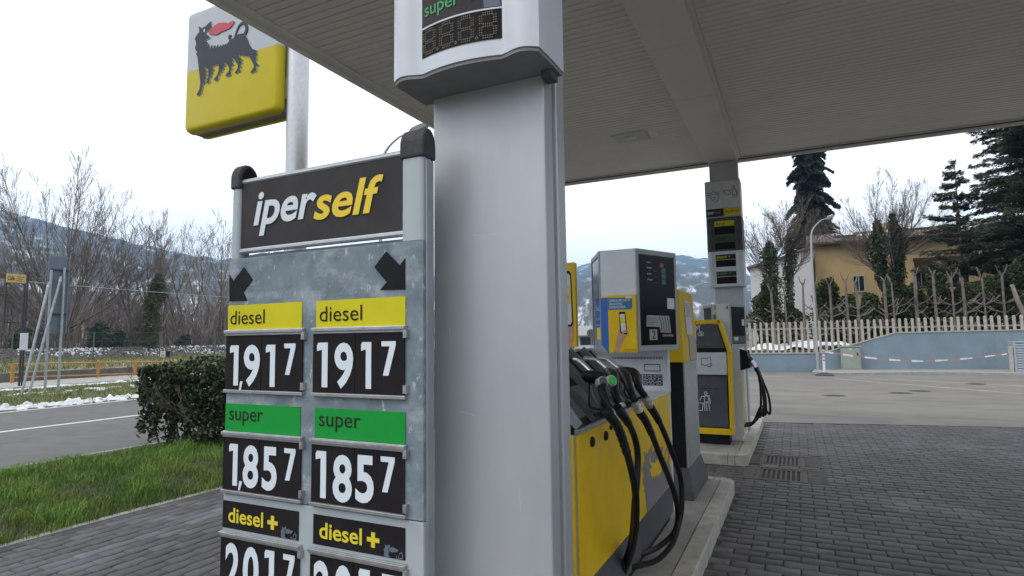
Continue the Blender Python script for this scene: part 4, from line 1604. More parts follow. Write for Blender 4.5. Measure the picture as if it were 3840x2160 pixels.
def hose(parent, pts, r=.0185, ribs=.3):
    C = catmull(pts, 7)
    mb = MB()
    mb.tube(C, r, 10)
    h = obj('hose', mb, RUBBER, parent, smooth=True)
    # ribbed kink guard at its upper end
    acc, k = 0, 0
    G = [C[0]]
    while acc < ribs and k < len(C) - 2:
        acc += (C[k + 1] - C[k]).length
        k += 1
        G.append(C[k])
    D_, rr = [], []
    seg = 12
    for i in range(seg * 2 + 1):
        s_ = i / (seg * 2) * (len(G) - 1)
        a = min(int(s_), len(G) - 2)
        D_.append(G[a].lerp(G[a + 1], s_ - a))
        rr.append((r + .009 - .004 * i / (seg * 2)) * (1.0 if i % 2 else .86))
    mb = MB()
    mb.tube(D_, rr, 10)
    obj('kink_guard', mb, RUBBER, h)
    return h


t = thing('fuel_pump', (-1.33, 4.1, .13), 'yellow and grey fuel pump number 2 with four black hoses', 'fuel pump')
PX, PX0, PY0, PY1 = -1.03, -1.63, 2.86, 5.30
mb = MB()
mb.box(PX0 + .03, PX - .035, PY0 + .03, PY1 - .03, .128, .205)
obj('plinth', mb, BLACK, t)
mb = MB()
mb.box(PX0, PX - .012, PY0 + .012, PY1 - .012, .20, 1.205)
body = obj('body', mb, GREY_F, t, bevel=.004)
FX = Frame((PX - .012, 0, 0), (0, 1, 0), (0, 0, 1))          # looks towards +X
# yellow skin: narrow door strip and main panel, grey kick panel below
FX.rect('yellow_panel', PY0 + .012, PY0 + .078, .445, 1.205, YEL, t, d=.012, th=.0115, bevel=.002)
FX.rect('yellow_panel', PY0 + .086, PY1 - .055, .445, 1.205, YEL, t, d=.012, th=.0115, bevel=.002)
yp = t.children[-1]
FX.rect('kick_panel', PY0 + .012, PY1 - .055, .205, .441, GREY_D, t, d=.012, th=.0115, bevel=.002)
FX.rect('corner_profile', PY1 - .05, PY1 - .002, .205, 1.575, GREY_P, t, d=.013, th=.0125, bevel=.003)
FY = Frame((0, PY0 + .012, 0), (1, 0, 0), (0, 0, 1))
FY.rect('end_panel', PX0 + .01, PX - .02, .21, 1.20, YEL, t, d=.012, th=.0115, bevel=.002)
emblem(Frame((PX, 0, 0), (0, 1, 0)), 4.19, 5.36, .215, .885, DOGG, DOGG, yp, lo=.446, hi_u=PY1 - .057, d=.003, th=.002, step=.0006)
FXo = Frame((PX, 0, 0), (0, 1, 0), (0, 0, 1))
# printed vertical notes
for yy in (3.19, 3.43, 3.70):
    co, fs = glyph_mesh('lui punti', 0, 0)
    vs = [FXo.p(yy + .026 * b, 1.045 + .125 * a, .0025) for a, b in co]
    link('lettering', mesh_from('lettering', vs, fs, PAPER), yp)
# locks
for yy, zz in ((3.09, 1.138), (3.34, 1.132), (3.44, 1.165)):
    mb = MB()
    ring = lambda r_, x: [(x, yy + r_ * math.cos(k * .3927), zz + r_ * math.sin(k * .3927)) for k in range(16)]
    s_ = .5 if yy > 3.4 else 1
    mb.loft([ring(.028 * s_, PX), ring(.028 * s_, PX + .008), ring(.022 * s_, PX + .014), ring(.008 * s_, PX + .016)])
    obj('lock', mb, BLACK, t, smooth=True)
# top plate behind the rack and the upright behind it
mb = MB()
mb.box(PX0 + .004, PX - .006, 4.24, PY1 - .036, 1.2055, 1.222)
obj('top_plate', mb, GREY_P, t, bevel=.002)
mb = MB()
mb.box(PX0, PX - .004, PY1 - .03, PY1 + .05, 1.2055, 1.60)
obj('upright', mb, GREY_P, t, bevel=.006)
up_ = t.children[-1]
mb = MB()
mb.box(PX0, PX - .012, PY1 - .011, PY1 + .05, .2, 1.205)
obj('upright_base', mb, GREY_P, t)
FU = Frame((0, PY1 - .03, 0), (1, 0, 0), (0, 0, 1))
for i in range(38):
    u = -1.575 + i * .0132
    FU.rect('vent_slot', u, u + .006, 1.500, 1.521, BLACK_M, up_, d=.0015, th=.001)
FU.rect('type_plate', -1.246, -1.104, 1.392, 1.456, BLACK_M, up_, d=.003, th=.0025)
FU.rect('type_plate', -1.239, -1.111, 1.399, 1.449, PAPER, up_, d=.0042, th=.001)
FU.line('ruled_lines', [[(-1.235, 1.405 + k * .011), (-1.115, 1.405 + k * .011)] for k in range(4)], .0012, SILVER_D, up_, d=.005)
FU.rect('data_plate', -1.263, -1.088, 1.268, 1.366, BLACK_M, up_, d=.003, th=.0025)
FU.rect('data_plate', -1.345, -1.272, 1.268, 1.366, BLACK_M, up_, d=.003, th=.0025)
rr_ = random.Random(5)
L_ = []
for k in range(7):
    v = 1.280 + k * .0125
    u = -1.256
    while u < -1.10:
        e = min(u + rr_.uniform(.012, .05), -1.096)
        L_.append([(u, v), (e, v)])
        u = e + rr_.uniform(.006, .02)
FU.line('plate_print', L_, .0042, PAPER, up_, d=.0042)
FU.line('plate_print', [[(-1.338, 1.285 + k * .018), (-1.338 + rr_.uniform(.03, .058), 1.285 + k * .018)] for k in range(5)], .005, PAPER, up_, d=.0042)
FU.rect('sticker', -1.388, -1.352, 1.405, 1.442, PAPER, up_, d=.002, th=.001)

# nozzle rack: sloped bed with steel dividers
RY0, RY1 = PY0 + .01, 4.23
prof = [(-1.042, 1.207), (-1.036, 1.226), (-1.40, 1.600), (-1.60, 1.600), (-1.60, 1.207)]
mb = MB()
mb.loft([[(x, RY0, z) for x, z in prof], [(x, RY1, z) for x, z in prof]])
rack = obj('nozzle_rack', mb, BLACK, t)
mb = MB()
mb.box(-1.62, -1.385, RY0 - .005, RY1 + .012, 1.601, 1.622)
obj('top_bar', mb, ALU, rack, bevel=.003)
mb = MB()
mb.box(-1.046, -1.022, RY0 - .005, RY1 + .012, 1.207, 1.232)
obj('front_lip', mb, STEEL, rack, bevel=.003)
sl_ = Vector((-.364, 0, .374)).normalized()
sn_ = Vector((.374, 0, .364)).normalized()
for k in range(6):
    y = RY0 + (RY1 - RY0 - .014) * k / 5
    p0 = Vector((-1.04, 0, 1.231))
    p1 = Vector((-1.395, 0, 1.598))
    h_ = .095 if k in (0, 5) else .055
    poly = [p0, p0 + sn_ * h_ * .5, p1 + sn_ * h_, p1]
    mb = MB()
    mb.loft([[(q.x, y, q.z) for q in poly], [(q.x, y + .014, q.z) for q in poly]])
    obj('divider', mb, SILVER_D if k in (0, 5) else GREY_D, rack, bevel=.002)
for k, m_ in enumerate((GREY_D, mat('green_product_strip', (.02, .17, .08), .5), GREY_D, SILVER_D, mat('pale_yellow_strip', (.42, .40, .16), .5))):
    y = RY0 + (RY1 - RY0 - .014) * k / 5
    fr_ = Frame(Vector((-1.04, y + .016, 1.230)), (0, 1, 0), sl_)
    fr_.rect('product_strip', .03, .20, .30, .50, m_, rack, d=.003, th=.002)
    fr_.rect('boot', .05, .19, .04, .24, GREY_D, rack, d=.03, th=.028, bevel=.006)
# nozzles and hoses
nozzle(t, [sx(-1.22, 2.49, 1.602), sx(-1.16, 2.57, 1.588), sx(-1.07, 2.74, 1.528)],
       [sx(-1.04, 2.60, 1.530), sx(-.97, 2.86, 1.492)], [sx(-.92, 2.87, 1.440), sx(-.87, 3.00, 1.335)], [sx(-.87, 2.985, 1.325), sx(-.85, 3.10, 1.243)],
       badge=(sx(-.93, 2.905, 1.473), GREY_D), label='nozzle with a grey badge')
nozzle(t, [sx(-1.22, 2.62, 1.603), sx(-1.16, 2.80, 1.588), sx(-1.07, 3.0, 1.532)],
       [sx(-1.05, 2.98, 1.528), sx(-.97, 3.10, 1.480)], [sx(-.92, 3.08, 1.42), sx(-.87, 3.215, 1.325)], [sx(-.87, 3.20, 1.33), sx(-.855, 3.25, 1.30)],
       badge=(sx(-.925, 3.065, 1.470), BADGE), label='nozzle with a bright green badge')
nozzle(t, [sx(-1.22, 2.82, 1.600), sx(-1.16, 2.99, 1.583), sx(-1.07, 3.20, 1.528)],
       [sx(-1.05, 3.22, 1.520), sx(-.97, 3.36, 1.460)], [sx(-.92, 3.40, 1.41), sx(-.87, 3.54, 1.315)], [sx(-.87, 3.54, 1.308), sx(-.85, 3.645, 1.236)])
nozzle(t, [sx(-1.22, 2.95, 1.598), sx(-1.16, 3.10, 1.565), sx(-1.07, 3.25, 1.527)],
       [sx(-1.05, 3.28, 1.517), sx(-.97, 3.56, 1.468)], [sx(-.92, 3.57, 1.42), sx(-.87, 3.80, 1.320)], [sx(-.87, 3.79, 1.314), sx(-.85, 3.93, 1.237)])
H85 = [
    ([[2.795, 1.348], [2.845, 1.312], [2.965, 1.249], [3.089, 1.133], [3.203, 0.997], [3.282, 0.861], [3.29, 0.731], [3.24, 0.619], [3.147, 0.55], [3.017, 0.515]],
     [-.85, -.84, -.82, -.80, -.78, -.78, -.80, -.86, -.95, -1.04]),
    ([[2.975, 1.34], [3.076, 1.291], [3.229, 1.204], [3.329, 1.111], [3.364, 1.017], [3.329, 0.893], [3.261, 0.781], [3.212, 0.669], [3.119, 0.583], [2.961, 0.55]],
     [-.87, -.86, -.86, -.86, -.86, -.86, -.87, -.90, -.97, -1.04]),
    ([[3.44, 1.262], [3.583, 1.192], [3.759, 1.071], [3.946, 0.92], [4.209, 0.722], [4.423, 0.531], [4.468, 0.385], [4.292, 0.326], [3.785, 0.391], [3.347, 0.489]],
     [-.85, -.85, -.83, -.81, -.80, -.80, -.83, -.88, -.98, -1.04]),
    ([[3.705, 1.27], [3.914, 1.164], [4.097, 1.051], [4.395, 0.838], [4.637, 0.63], [4.647, 0.429], [4.495, 0.333], [4.223, 0.272], [3.729, 0.331], [3.14, 0.492]],
     [-.85, -.85, -.83, -.80, -.79, -.79, -.81, -.84, -.92, -1.04])]
for k, (pts_, xs_) in enumerate(H85):
    P_ = [sx(X, a, b, -.85) for (a, b), X in zip(pts_, xs_)]
    hose(t, P_, ribs=.26 if k != 1 else .2)
for y, z in ((2.95, .27), (3.05, .33)):
    mb = MB()
    mb.tube(catmull([(PX, y, z), (PX + .05, y + .01, z), (PX + .06, y + .02, z + .09)], 4), .012, 8)
    obj('hose_hook', mb, BLACK, t, smooth=True)

# head
hd, fr, L, h = pump_head(t, -1.333, .152, 4.80, .385, .50, 1.582, 2.436)
ux = lambda x: (x - 790) / 395 * L
vy = lambda y: h * (1 - (y - 150) / 985)
gl = [c for c in hd.children if c.name.startswith('display_glass')][0]
for y, s_ in ((275, 'super +'), (330, 'super'), (386, 'diesel +'), (442, 'diesel')):
    fr.text(s_, ux(893), ux(942), vy(y + 8), vy(y - 9), WHITE_T, gl, d=.0052)
for y in (358, 414, 470):
    fr.text('euro', ux(955), ux(990), vy(y + 6), vy(y - 6), FAINT, gl, d=.0052)
fr.rect('lamp_window', ux(1022), ux(1058), vy(312), vy(270), LEDR, gl, d=.0052, th=.001)
for y in (316, 372, 430):
    fr.rect('lamp_window', ux(1036), ux(1076), vy(y + 50), vy(y), LEDG, gl, d=.0052, th=.001)
fr.rect('sticker', ux(1083), ux(1156), vy(724), vy(616), PAPER, gl, d=.0056, th=.001)
fr.poly('nozzle_notice', [(ux(870), vy(900)), (ux(878), vy(792)), (ux(1098), vy(795)), (ux(1112), vy(964)), (ux(1008), vy(960)), (ux(998), vy(906))], GREY_F, gl, d=.0052, th=.001)
for k in range(4):
    fr.line('printed_hose', [[(ux(998 + k * 26), vy(806)), (ux(1012 + k * 25), vy(860)), (ux(1016 + k * 25), vy(950))]], .0085, BLACK_M, gl, d=.0064)
for k, s_ in enumerate(('Selezionare', 'il prodotto prima', 'di sollevare la', 'pistola')):
    fr.text(s_, ux(884), ux(884 + (78, 100, 90, 50)[k]), vy(824 + 22 * k), vy(808 + 22 * k), INK, gl, d=.0064)
fr.rect('number_plate', ux(898), ux(972), vy(1032), vy(930), GREY_F, gl, d=.0056, th=.001)
fr.text('2', ux(917), ux(956), vy(1020), vy(940), INK, gl, off=.01, d=.0066)
fr.rect('red_notice', ux(1024), ux(1134), vy(1002), vy(976), mat('dull_red_label', (.22, .05, .06), .5), gl, d=.0056, th=.001)
fr.text('VIETATO FUMARE', ux(1032), ux(1126), vy(995), vy(984), PAPER, gl, d=.0066)
# advertising wrap on the lower front
PYF = 4.745
wrap = [(-1.408, PYF), (-1.178, PYF), (-1.178, 4.797), (-1.486, 4.797), (-1.553, 4.945), (-1.583, 4.930)]
mb = MB()
mb.prism_z([(-1.408, PYF), (-1.178, PYF), (-1.178, 4.797), (-1.478, 4.797), (-1.47, 4.79)], 1.572, 2.047)
ad = obj('advertising_wrap', mb, YEL, t, bevel=.002)
mb = MB()
mb.prism_z([(-1.410, PYF + .001), (-1.488, 4.799), (-1.556, 4.945), (-1.578, 4.935)], 1.566, 2.03)
ad2 = obj('advertising_side', mb, BLUE, t)
FA = Frame((0, PYF, 0), (1, 0, 0), (0, 0, 1))
au = lambda x: -1.408 + (x - 527) / 272 * .230
av = lambda y: 2.047 - (y - 605) / 538 * .475
FA.poly('title_block', [(au(527), av(742)), (au(752), av(742)), (au(768), av(728)), (au(768), av(632)), (au(527), av(628))], TEAL, ad)
FA.text("SCARICA L'APP", au(538), au(668), av(668), av(644), WHITE_T, ad, off=.02)
FA.text('ENILIVE,', au(676), au(752), av(670), av(646), YEL_SELF, ad, off=.02)
FA.text('GIOCA E VINCI', au(538), au(672), av(698), av(676), WHITE_T, ad, off=.02)
FA.text('FANTASTICI PREMI.', au(538), au(706), av(730), av(706), WHITE_T, ad, off=.02)
FA.poly('printed_arm', [(au(x), av(y)) for x, y in [(575, 1140), (600, 1050), (618, 960), (634, 910), (650, 930), (690, 935), (716, 935), (712, 985), (680, 1010), (655, 1060), (628, 1120), (622, 1138)]], SKIN, ad)
FA.poly('printed_phone', [(au(x), av(y)) for x, y in [(634, 770), (640, 764), (690, 764), (697, 770), (712, 965), (706, 976), (650, 968), (642, 960)]], BLACK, ad, d=.003)
FA.poly('printed_screen', [(au(x), av(y)) for x, y in [(640, 784), (690, 784), (704, 960), (655, 955)]], PAPER, ad, d=.004)
FA.poly('printed_patch', [(au(x), av(y)) for x, y in [(644, 820), (692, 820), (697, 870), (650, 870)]], YEL_TXT, ad, d=.005)
for k, (a, b) in enumerate(((930, 950), (958, 978), (985, 1002))):
    pass
FA.poly('printed_finger', [(au(x), av(y)) for x, y in [(655, 945), (700, 930), (718, 940), (690, 962), (660, 970)]], SKIN, ad, d=.0052)
FA.rect('small_label', au(704), au(766), av(640), av(617), PAPER, ad, d=.0032)
FA.rect('store_badge', au(752), au(785), av(1046), av(1018), YEL_TXT, ad, d=.003)
FA.text('scarica ora per giocare e vincere', au(668), au(800), av(1134), av(1122), INK, ad)
FA.text('concorso valido fino a esaurimento', au(668), au(800), av(1116), av(1106), INK, ad)
FB = Frame((-1.578, 4.935, 0), (.170, -.19, 0))
lb = .25
FB.text('Scarica', .02, .20, 1.93, 1.975, PAPER, ad2, d=.004)
FB.text('Il premio', .02, .17, 1.842, 1.872, PAPER, ad2, d=.004)
for k in range(7):
    FB.rect('printed_line', .02, .20 - .02 * (k % 3), 1.80 - k * .022, 1.808 - k * .022, mat('pale_blue_print', (.25, .40, .62), .5) if k == 0 else MATS['pale_blue_print'], ad2, d=.004)
FB.rect('printed_badge', .03, .11, 1.68, 1.78, YEL_TXT, ad2, d=.006)
for k in range(5):
    FB.rect('printed_line', .02, .22, 1.585 + k * .018, 1.591 + k * .018, MATS['pale_blue_print'], ad2, d=.004)

# ------------------------------------------------ yellow advertising box left of the pump head
t = thing('advertising_box', (-1.93, 5.6, .13), 'narrow yellow advertising box with printed phone left of the fuel pump', 'advertising box')
mb = MB()
mb.prism_z([(-2.135, 5.42), (-1.935, 5.42), (-1.952, 5.53), (-2.135, 5.53)], 1.612, 2.44)
bx = obj('box', mb, YEL, t, bevel=.003)
mb = MB()
mb.box(-2.12, -1.99, 5.435, 5.52, .13, 1.61)
obj('pillar', mb, GREY_P, t, bevel=.004)
FQ = Frame((0, 5.42, 0), (1, 0, 0))
FQ.poly('printed_arm', [(-2.108, 1.62), (-2.068, 1.72), (-2.008, 1.88), (-1.960, 1.90), (-1.960, 1.70), (-1.978, 1.62)], SKIN, bx)
FQ.poly('printed_phone', [(-2.138, 2.34), (-1.998, 2.36), (-1.974, 2.33), (-1.962, 1.84), (-1.978, 1.81), (-2.138, 1.80)], BLACK, bx, d=.003)
FQ.poly('printed_screen', [(-2.138, 2.32), (-1.998, 2.33), (-1.984, 2.30), (-1.974, 1.86), (-1.988, 1.83), (-2.138, 1.82)], PAPER, bx, d=.0045)
FQ.poly('printed_patch', [(-2.138, 2.21), (-1.993, 2.21), (-1.988, 2.03), (-2.138, 2.03)], YEL_TXT, bx, d=.006)
FQ.text('Live', -2.08, -2.0, 2.09, 2.13, RED, bx, d=.0075)

# ------------------------------------------------ payment terminal behind the pump
t = thing('payment_terminal', (-1.3, 6.4, .13), 'yellow topped payment terminal on black and steel pillar behind the pump', 'payment terminal')
mb = MB()
mb.box(-1.56, -1.045, 6.03, 6.80, .40, 1.44)
obj('pillar', mb, BLACK, t, bevel=.004)
mb = MB()
mb.box(-1.0445, -1.022, 6.04, 6.80, .40, 1.44)
obj('side_cheek', mb, STEEL, t, bevel=.004)
mb = MB()
mb.loft([[(x, y, z) for x, y in q] for q, z in (([(-1.62, 5.93), (-.965, 5.93), (-.965, 6.9), (-1.62, 6.9)], .128), ([(-1.62, 5.93), (-.965, 5.93), (-.965, 6.9), (-1.62, 6.9)], .20),
        ([(-1.565, 6.02), (-1.018, 6.02), (-1.018, 6.81), (-1.565, 6.81)], .41))])
obj('foot', mb, GREY_D, t, bevel=.004)
mb = MB()
mb.loft([[(-1.60, 6.0, 1.44), (-1.02, 6.0, 1.44), (-1.02, 6.86, 1.44), (-1.60, 6.86, 1.44)],
         [(-1.60, 6.0, 2.10), (-1.05, 6.0, 2.17), (-1.05, 6.84, 2.17), (-1.60, 6.84, 2.10)]])
hd = obj('yellow_head', mb, YEL, t, bevel=.006)
FT = Frame((-.9605, 0, 0), (0, 1, 0), (-.03 / .73, 0, 1))
FT.rect('paper_notice', 6.25, 6.62, 1.72, 2.07, PAPER, hd, d=.006)
nt_ = hd.children[-1]
for k in range(5):
    FT.text('AVVISO ' + 'PAGA QUI ORA PRIMA'.split()[k % 4], 6.29, 6.56, 2.015 - k * .028, 2.034 - k * .028, SIGN_BACK, nt_, d=.008)
FT.rect('faded_patch', 6.36, 6.78, 1.445, 1.70, mat('faded_blue_grey', (.33, .36, .38), .6, col2=(.45, .40, .2), vscale=9), hd, d=.006)
FTf = Frame((0, 6.0, 0), (1, 0, 0))
FTf.rect('screen', -1.54, -1.24, 1.74, 2.02, GLASS_D, hd, d=.004)

# ------------------------------------------------ service bin
t = thing('service_bin', (-1.14, 9.3, .13), 'yellow framed service bin with litter, towel and hand washing symbols', 'service bin')
YB = 9.10
def frame_bar(pl, w_, y0, y1, m, nm, par):
    """flat band following a polyline in x,z"""
    for i in range(len(pl) - 1):
        a, b = Vector((pl[i][0], pl[i][1])), Vector((pl[i + 1][0], pl[i + 1][1]))
        t_ = (b - a).normalized()
        n_ = Vector((-t_.y, t_.x)) * w_ / 2
        q = [a - n_, b - n_, b + n_, a + n_]
        mb_ = MB()
        mb_.prism_y([(p.x, p.y) for p in q], y0, y1)
        obj(nm, mb_, m, par, bevel=.008)
frame_bar([(-1.44, 1.905), (-1.012, 1.905)], .06, YB - .03, YB + .30, YEL, 'frame_bar', t)
frame_bar([(-1.035, 1.93), (-.905, 1.455)], .045, YB - .03, YB + .28, YEL, 'frame_bar', t)
frame_bar([(-.908, 1.452), (-.920, .33)], .045, YB - .03, YB + .28, YEL, 'frame_bar', t)
frame_bar([(-1.44, .315), (-.89, .315)], .09, YB - .03, YB + .28, YEL, 'frame_bar', t)
mb = MB()
mb.box(-1.42, -.95, YB + .02, YB + .30, .128, .265)
obj('base', mb, BLACK, t)
mb = MB()
mb.prism_y([(-1.45, 1.47), (-.955, 1.47), (-1.055, 1.865), (-1.45, 1.865)], YB, YB + .27)
ub = obj('wash_box', mb, GREY_D, t, bevel=.008)
mb = MB()
mb.box(-1.45, -.945, YB - .02, YB + .24, 1.462, 1.52)
obj('wash_lip', mb, BLACK, ub, bevel=.01)
mb = MB()
mb.box(-1.45, -.945, YB + .01, YB + .27, 1.128, 1.458)
mp_ = obj('towel_panel', mb, GREY_P, t, bevel=.004)
mb = MB()
mb.prism_x([(YB - .03, .375), (YB + .26, .375), (YB + .26, 1.12), (YB + .06, 1.12), (YB - .05, .985), (YB - .05, .93)], -1.45, -.955)
lb_ = obj('litter_box', mb, GREY_D, t, bevel=.006)
mb = MB()
mb.box(-1.42, -1.06, YB - .052, YB - .0505, .93, .935)
obj('flap_edge', mb, BLACK, lb_)
FZ = Frame((0, YB - .045, 0), (1, 0, 0))
z3 = lambda x, y: (-1.40 + (x - 145) / 325 * .505, 1.94 - (y - 330) / 1000 * 1.66)
man = [[z3(255, 998), z3(205, 1008), z3(188, 1040)], [z3(205, 1008), z3(272, 998), z3(282, 1062)], [z3(230, 1008), z3(228, 1130)], [z3(262, 1005), z3(272, 1130)], [z3(246, 1060), z3(246, 1130)], [z3(228, 1055), z3(268, 1055)],
       [z3(153, 1065), z3(218, 1065), z3(205, 1130), z3(168, 1130), z3(153, 1065)],
       [z3(243 + 13 * math.cos(a), 978 + 13 * math.sin(a)) for a in [k * .785 for k in range(9)]]]
FZ.line('litter_symbol', man, .0105, PAPER, lb_, d=.022)
FZ2 = Frame((0, YB + .01, 0), (1, 0, 0))
tw = [[z3(208, 672), z3(220, 680), z3(236, 670), z3(252, 680), z3(270, 670), z3(295, 668), z3(296, 735)], [z3(208, 672), z3(208, 738), z3(222, 730), z3(240, 740), z3(258, 732)],
      [z3(258, 738), z3(280, 722), z3(306, 722)], [z3(262, 750), z3(290, 742), z3(308, 734)], [z3(275, 752), z3(300, 748)]]
FZ2.line('towel_symbol', tw, .006, INK, mp_, d=.005)
FZ3 = Frame((0, YB, 0), (1, 0, 0))
hw_ = [[z3(178, 390), z3(178, 425)], [z3(190, 392), z3(190, 415)], [z3(204, 394), z3(204, 432), z3(212, 445), z3(228, 430)], [z3(176, 395), z3(208, 392)],
       [z3(188, 452), z3(205, 444), z3(222, 452), z3(240, 444)], [z3(188, 464), z3(205, 456), z3(222, 464), z3(240, 456)], [z3(188, 476), z3(205, 468), z3(222, 476), z3(238, 468)],
       [z3(190, 383), z3(194, 383)], [z3(200, 383), z3(204, 383)], [z3(210, 383), z3(214, 383)]]
FZ3.line('wash_symbol', hw_, .0085, PAPER, ub, d=.005)
FZ3.rect('notice', *[z3(145, 0)[0], z3(172, 0)[0], z3(0, 512)[1], z3(0, 345)[1]], PAPER, ub, d=.005)
FZ3.rect('notice', *[z3(145, 0)[0], z3(178, 0)[0], z3(0, 530)[1], z3(0, 513)[1]], BLUE, ub, d=.005)

# ------------------------------------------------ pump 3 and 4
t = thing('fuel_pump', (-1.05, 9.9, .13), 'distant fuel pump with numbers 3 and 4 behind the yellow bin', 'fuel pump')
mb = MB()
mb.box(-1.38, -.80, 9.50, 10.40, .128, 1.52)
bd = obj('body', mb, GREY_P, t, bevel=.005)
FX2 = Frame((-.80, 0, 0), (0, 1, 0))
FX2.rect('yellow_panel', 9.51, 10.06, .20, 1.17, mat('faded_yellow_paint', (.58, .47, .17), .5, col2=(.66, .60, .34), vscale=4), t, d=.010, th=.0095)
FX2.rect('grey_panel', 10.07, 10.38, .20, 1.50, GREY_P, t, d=.010, th=.0095)
hd, fr, L, h = pump_head(t, -1.045, .125, 9.56, .31, .44, 1.522, 2.19)
FN = Frame((0, 9.56, 0), (1, 0, 0))
for s_, a in (('3', -1.165), ('4', -.985)):
    FN.rect('number_plate', a, a + .062, 2.085, 2.175, PAPER, hd, d=.003)
    FN.text(s_, a + .016, a + .046, 2.098, 2.162, INK, hd.children[-1], off=.01)
fr.rect('sticker', L - .12, L - .04, .33, .43, PAPER, hd, d=.0065)
fr.rect('lower_screen', .04, L - .04, .06, .17, GREY_D, hd, d=.0062)
fr.rect('notice', .10, .22, .10, .15, PAPER, hd, d=.0078)
FN.rect('advert', -1.168, -1.11, 1.90, 2.06, YEL_TXT, hd, d=.004)
FN.rect('advert_print', -1.160, -1.12, 1.95, 2.03, TEAL, hd, d=.0055)
mb = MB()
mb.prism_y([(-.80, 1.17), (-.66, 1.21), (-.70, 1.46), (-.80, 1.50)], 9.55, 10.05)
obj('nozzle_rack', mb, BLACK, t)
for k in range(4):
    o_ = k * .055
    y = 9.62 + k * .11
    a, b = Vector((-.80, y, 1.45)), Vector((-.65, y - .02, 1.31))
    mb = MB()
    mb.tube([a, a.lerp(b, .35), a.lerp(b, .75), b], [.02, .034, .03, .022], 8)
    nz_ = obj('nozzle', mb, BLACK, t, smooth=True)
    mb = MB()
    mb.tube([b, b + Vector((.055, -.01, -.10))], .021, 8)
    obj('swivel', mb, STEEL, nz_, smooth=True)
    mb = MB()
    mb.tube([a + Vector((-.02, 0, .05)), a + Vector((.05, 0, .03)), a], .011, 6)
    obj('spout', mb, ALU, nz_, smooth=True)
    q = b + Vector((.055, -.01, -.10))
    bul = (.02, .09, .13, .22)[k]
    P_ = [q, q + Vector((.05, 0, -.14)), q + Vector((.05 + bul * .45, .02, -.45)), q + Vector((.02 + bul * .6, .02, -.72)), Vector((-.56, y + .1, .50 + .03 * k)), Vector((-.68, y + .05, .36)), Vector((-.79, y, .33))]
    hose(t, P_, r=.017, ribs=.2)

# ------------------------------------------------ display on the far column
t = thing('price_display', (-1.03, 10.6, 2.5), 'distant price display with iperself and più servito boards on far column', 'price display')
cx, YD = -1.035, 10.49
mb = MB()
mb.box(cx - .285, cx + .285, YD - .02, YD + .36, 3.715, 4.36)
tb = obj('upper_box', mb, mat('display_box_grey', (.40, .40, .40), .5, var=.04), t, bevel=.008)
FD2 = Frame((0, YD - .02, 0), (1, 0, 0))
FD2.rect('board', cx - .275, cx - .003, 3.875, 4.34, GREY_P, tb, d=.003)
FD2.rect('board', cx + .003, cx + .275, 3.875, 4.34, GREY_P, tb, d=.003)
FD2.rect('header', cx - .275, cx + .010, 3.735, 3.870, CHAR, tb, d=.004)
FD2.text('iper', cx - .255, cx - .145, 3.765, 3.838, WHITE_T, tb, shear=.2, off=.02, d=.0062)
FD2.text('self', cx - .140, cx - .03, 3.778, 3.838, FAINT, tb, shear=.2, off=.02, d=.0062)
FD2.rect('header', cx + .011, cx + .275, 3.735, 3.870, YEL_LAB, tb, d=.004)
FD2.text('più servito', cx + .028, cx + .262, 3.77, 3.832, mat('brown_print', (.25, .06, .03), .6), tb, off=.015, d=.0062)
z4_ = lambda x, y: (cx - .275 + (x - 105) / 300 * .55, 4.34 - (y - 300) / 225 * .465)
FD2.line('hand_symbol', [[z4_(110, 385), z4_(145, 392), z4_(170, 378), z4_(190, 385), z4_(235, 388)], [z4_(118, 405), z4_(150, 410), z4_(160, 450), z4_(185, 462), z4_(215, 462), z4_(222, 440)],
                          [z4_(150, 395), z4_(165, 405), z4_(205, 405), z4_(225, 418), z4_(222, 440)], [z4_(160, 430), z4_(200, 428)], [z4_(165, 445), z4_(203, 444)], [z4_(190, 388), z4_(232, 404)]], .007, INK, tb, d=.005)
FD2.line('attendant_symbol', [[z4_(262, 385), z4_(290, 378), z4_(318, 385), z4_(330, 410), z4_(300, 425), z4_(285, 405), z4_(262, 385)], [z4_(318, 395), z4_(345, 375), z4_(372, 375), z4_(388, 425)],
                               [z4_(345, 378), z4_(340, 425), z4_(380, 425), z4_(372, 378)], [z4_(348, 428), z4_(348, 448)], [z4_(362, 428), z4_(362, 448)], [z4_(376, 428), z4_(376, 448)],
                               [z4_(358 + 9 * math.cos(a), 355 + 9 * math.sin(a)) for a in [k * .785 for k in range(9)]]], .007, INK, tb, d=.005)
p2, bow2 = display_outline(cx, .285, YD, YD + .40, notch=.10, bulge=.03)
mb = MB()
mb.prism_z(p2, 3.135, 3.712)
db = obj('dark_section', mb, GREY_D, t, smooth=True)
mb = MB()
mb.prism_z(p2, 2.53, 3.132)
wb = obj('white_section', mb, WHITE_P, t, smooth=True)
FD3 = Frame((0, 0, 0), (1, 0, 0))
FD3.bend = lambda u: -bow2(u)
FD3.rect('fuel_label', cx - .155, cx + .165, 3.565, 3.655, YEL_LAB, db, d=.004, n=8)
FD3.text('diesel', cx - .135, cx + .02, 3.585, 3.638, INK, db, d=.0065)
FD3.rect('display_screen', cx - .155, cx + .165, 3.425, 3.555, BLACK_M, db, d=.004, n=8)
FD3.rect('fuel_label', cx - .155, cx + .165, 3.29, 3.385, mat('dark_green_label', (.012, .09, .03), .5), db, d=.004, n=8)
FD3.text('super', cx - .135, cx + .02, 3.305, 3.365, INK, db, d=.0065)
FD3.rect('display_screen', cx - .155, cx + .165, 3.165, 3.28, BLACK_M, db, d=.004, n=8)
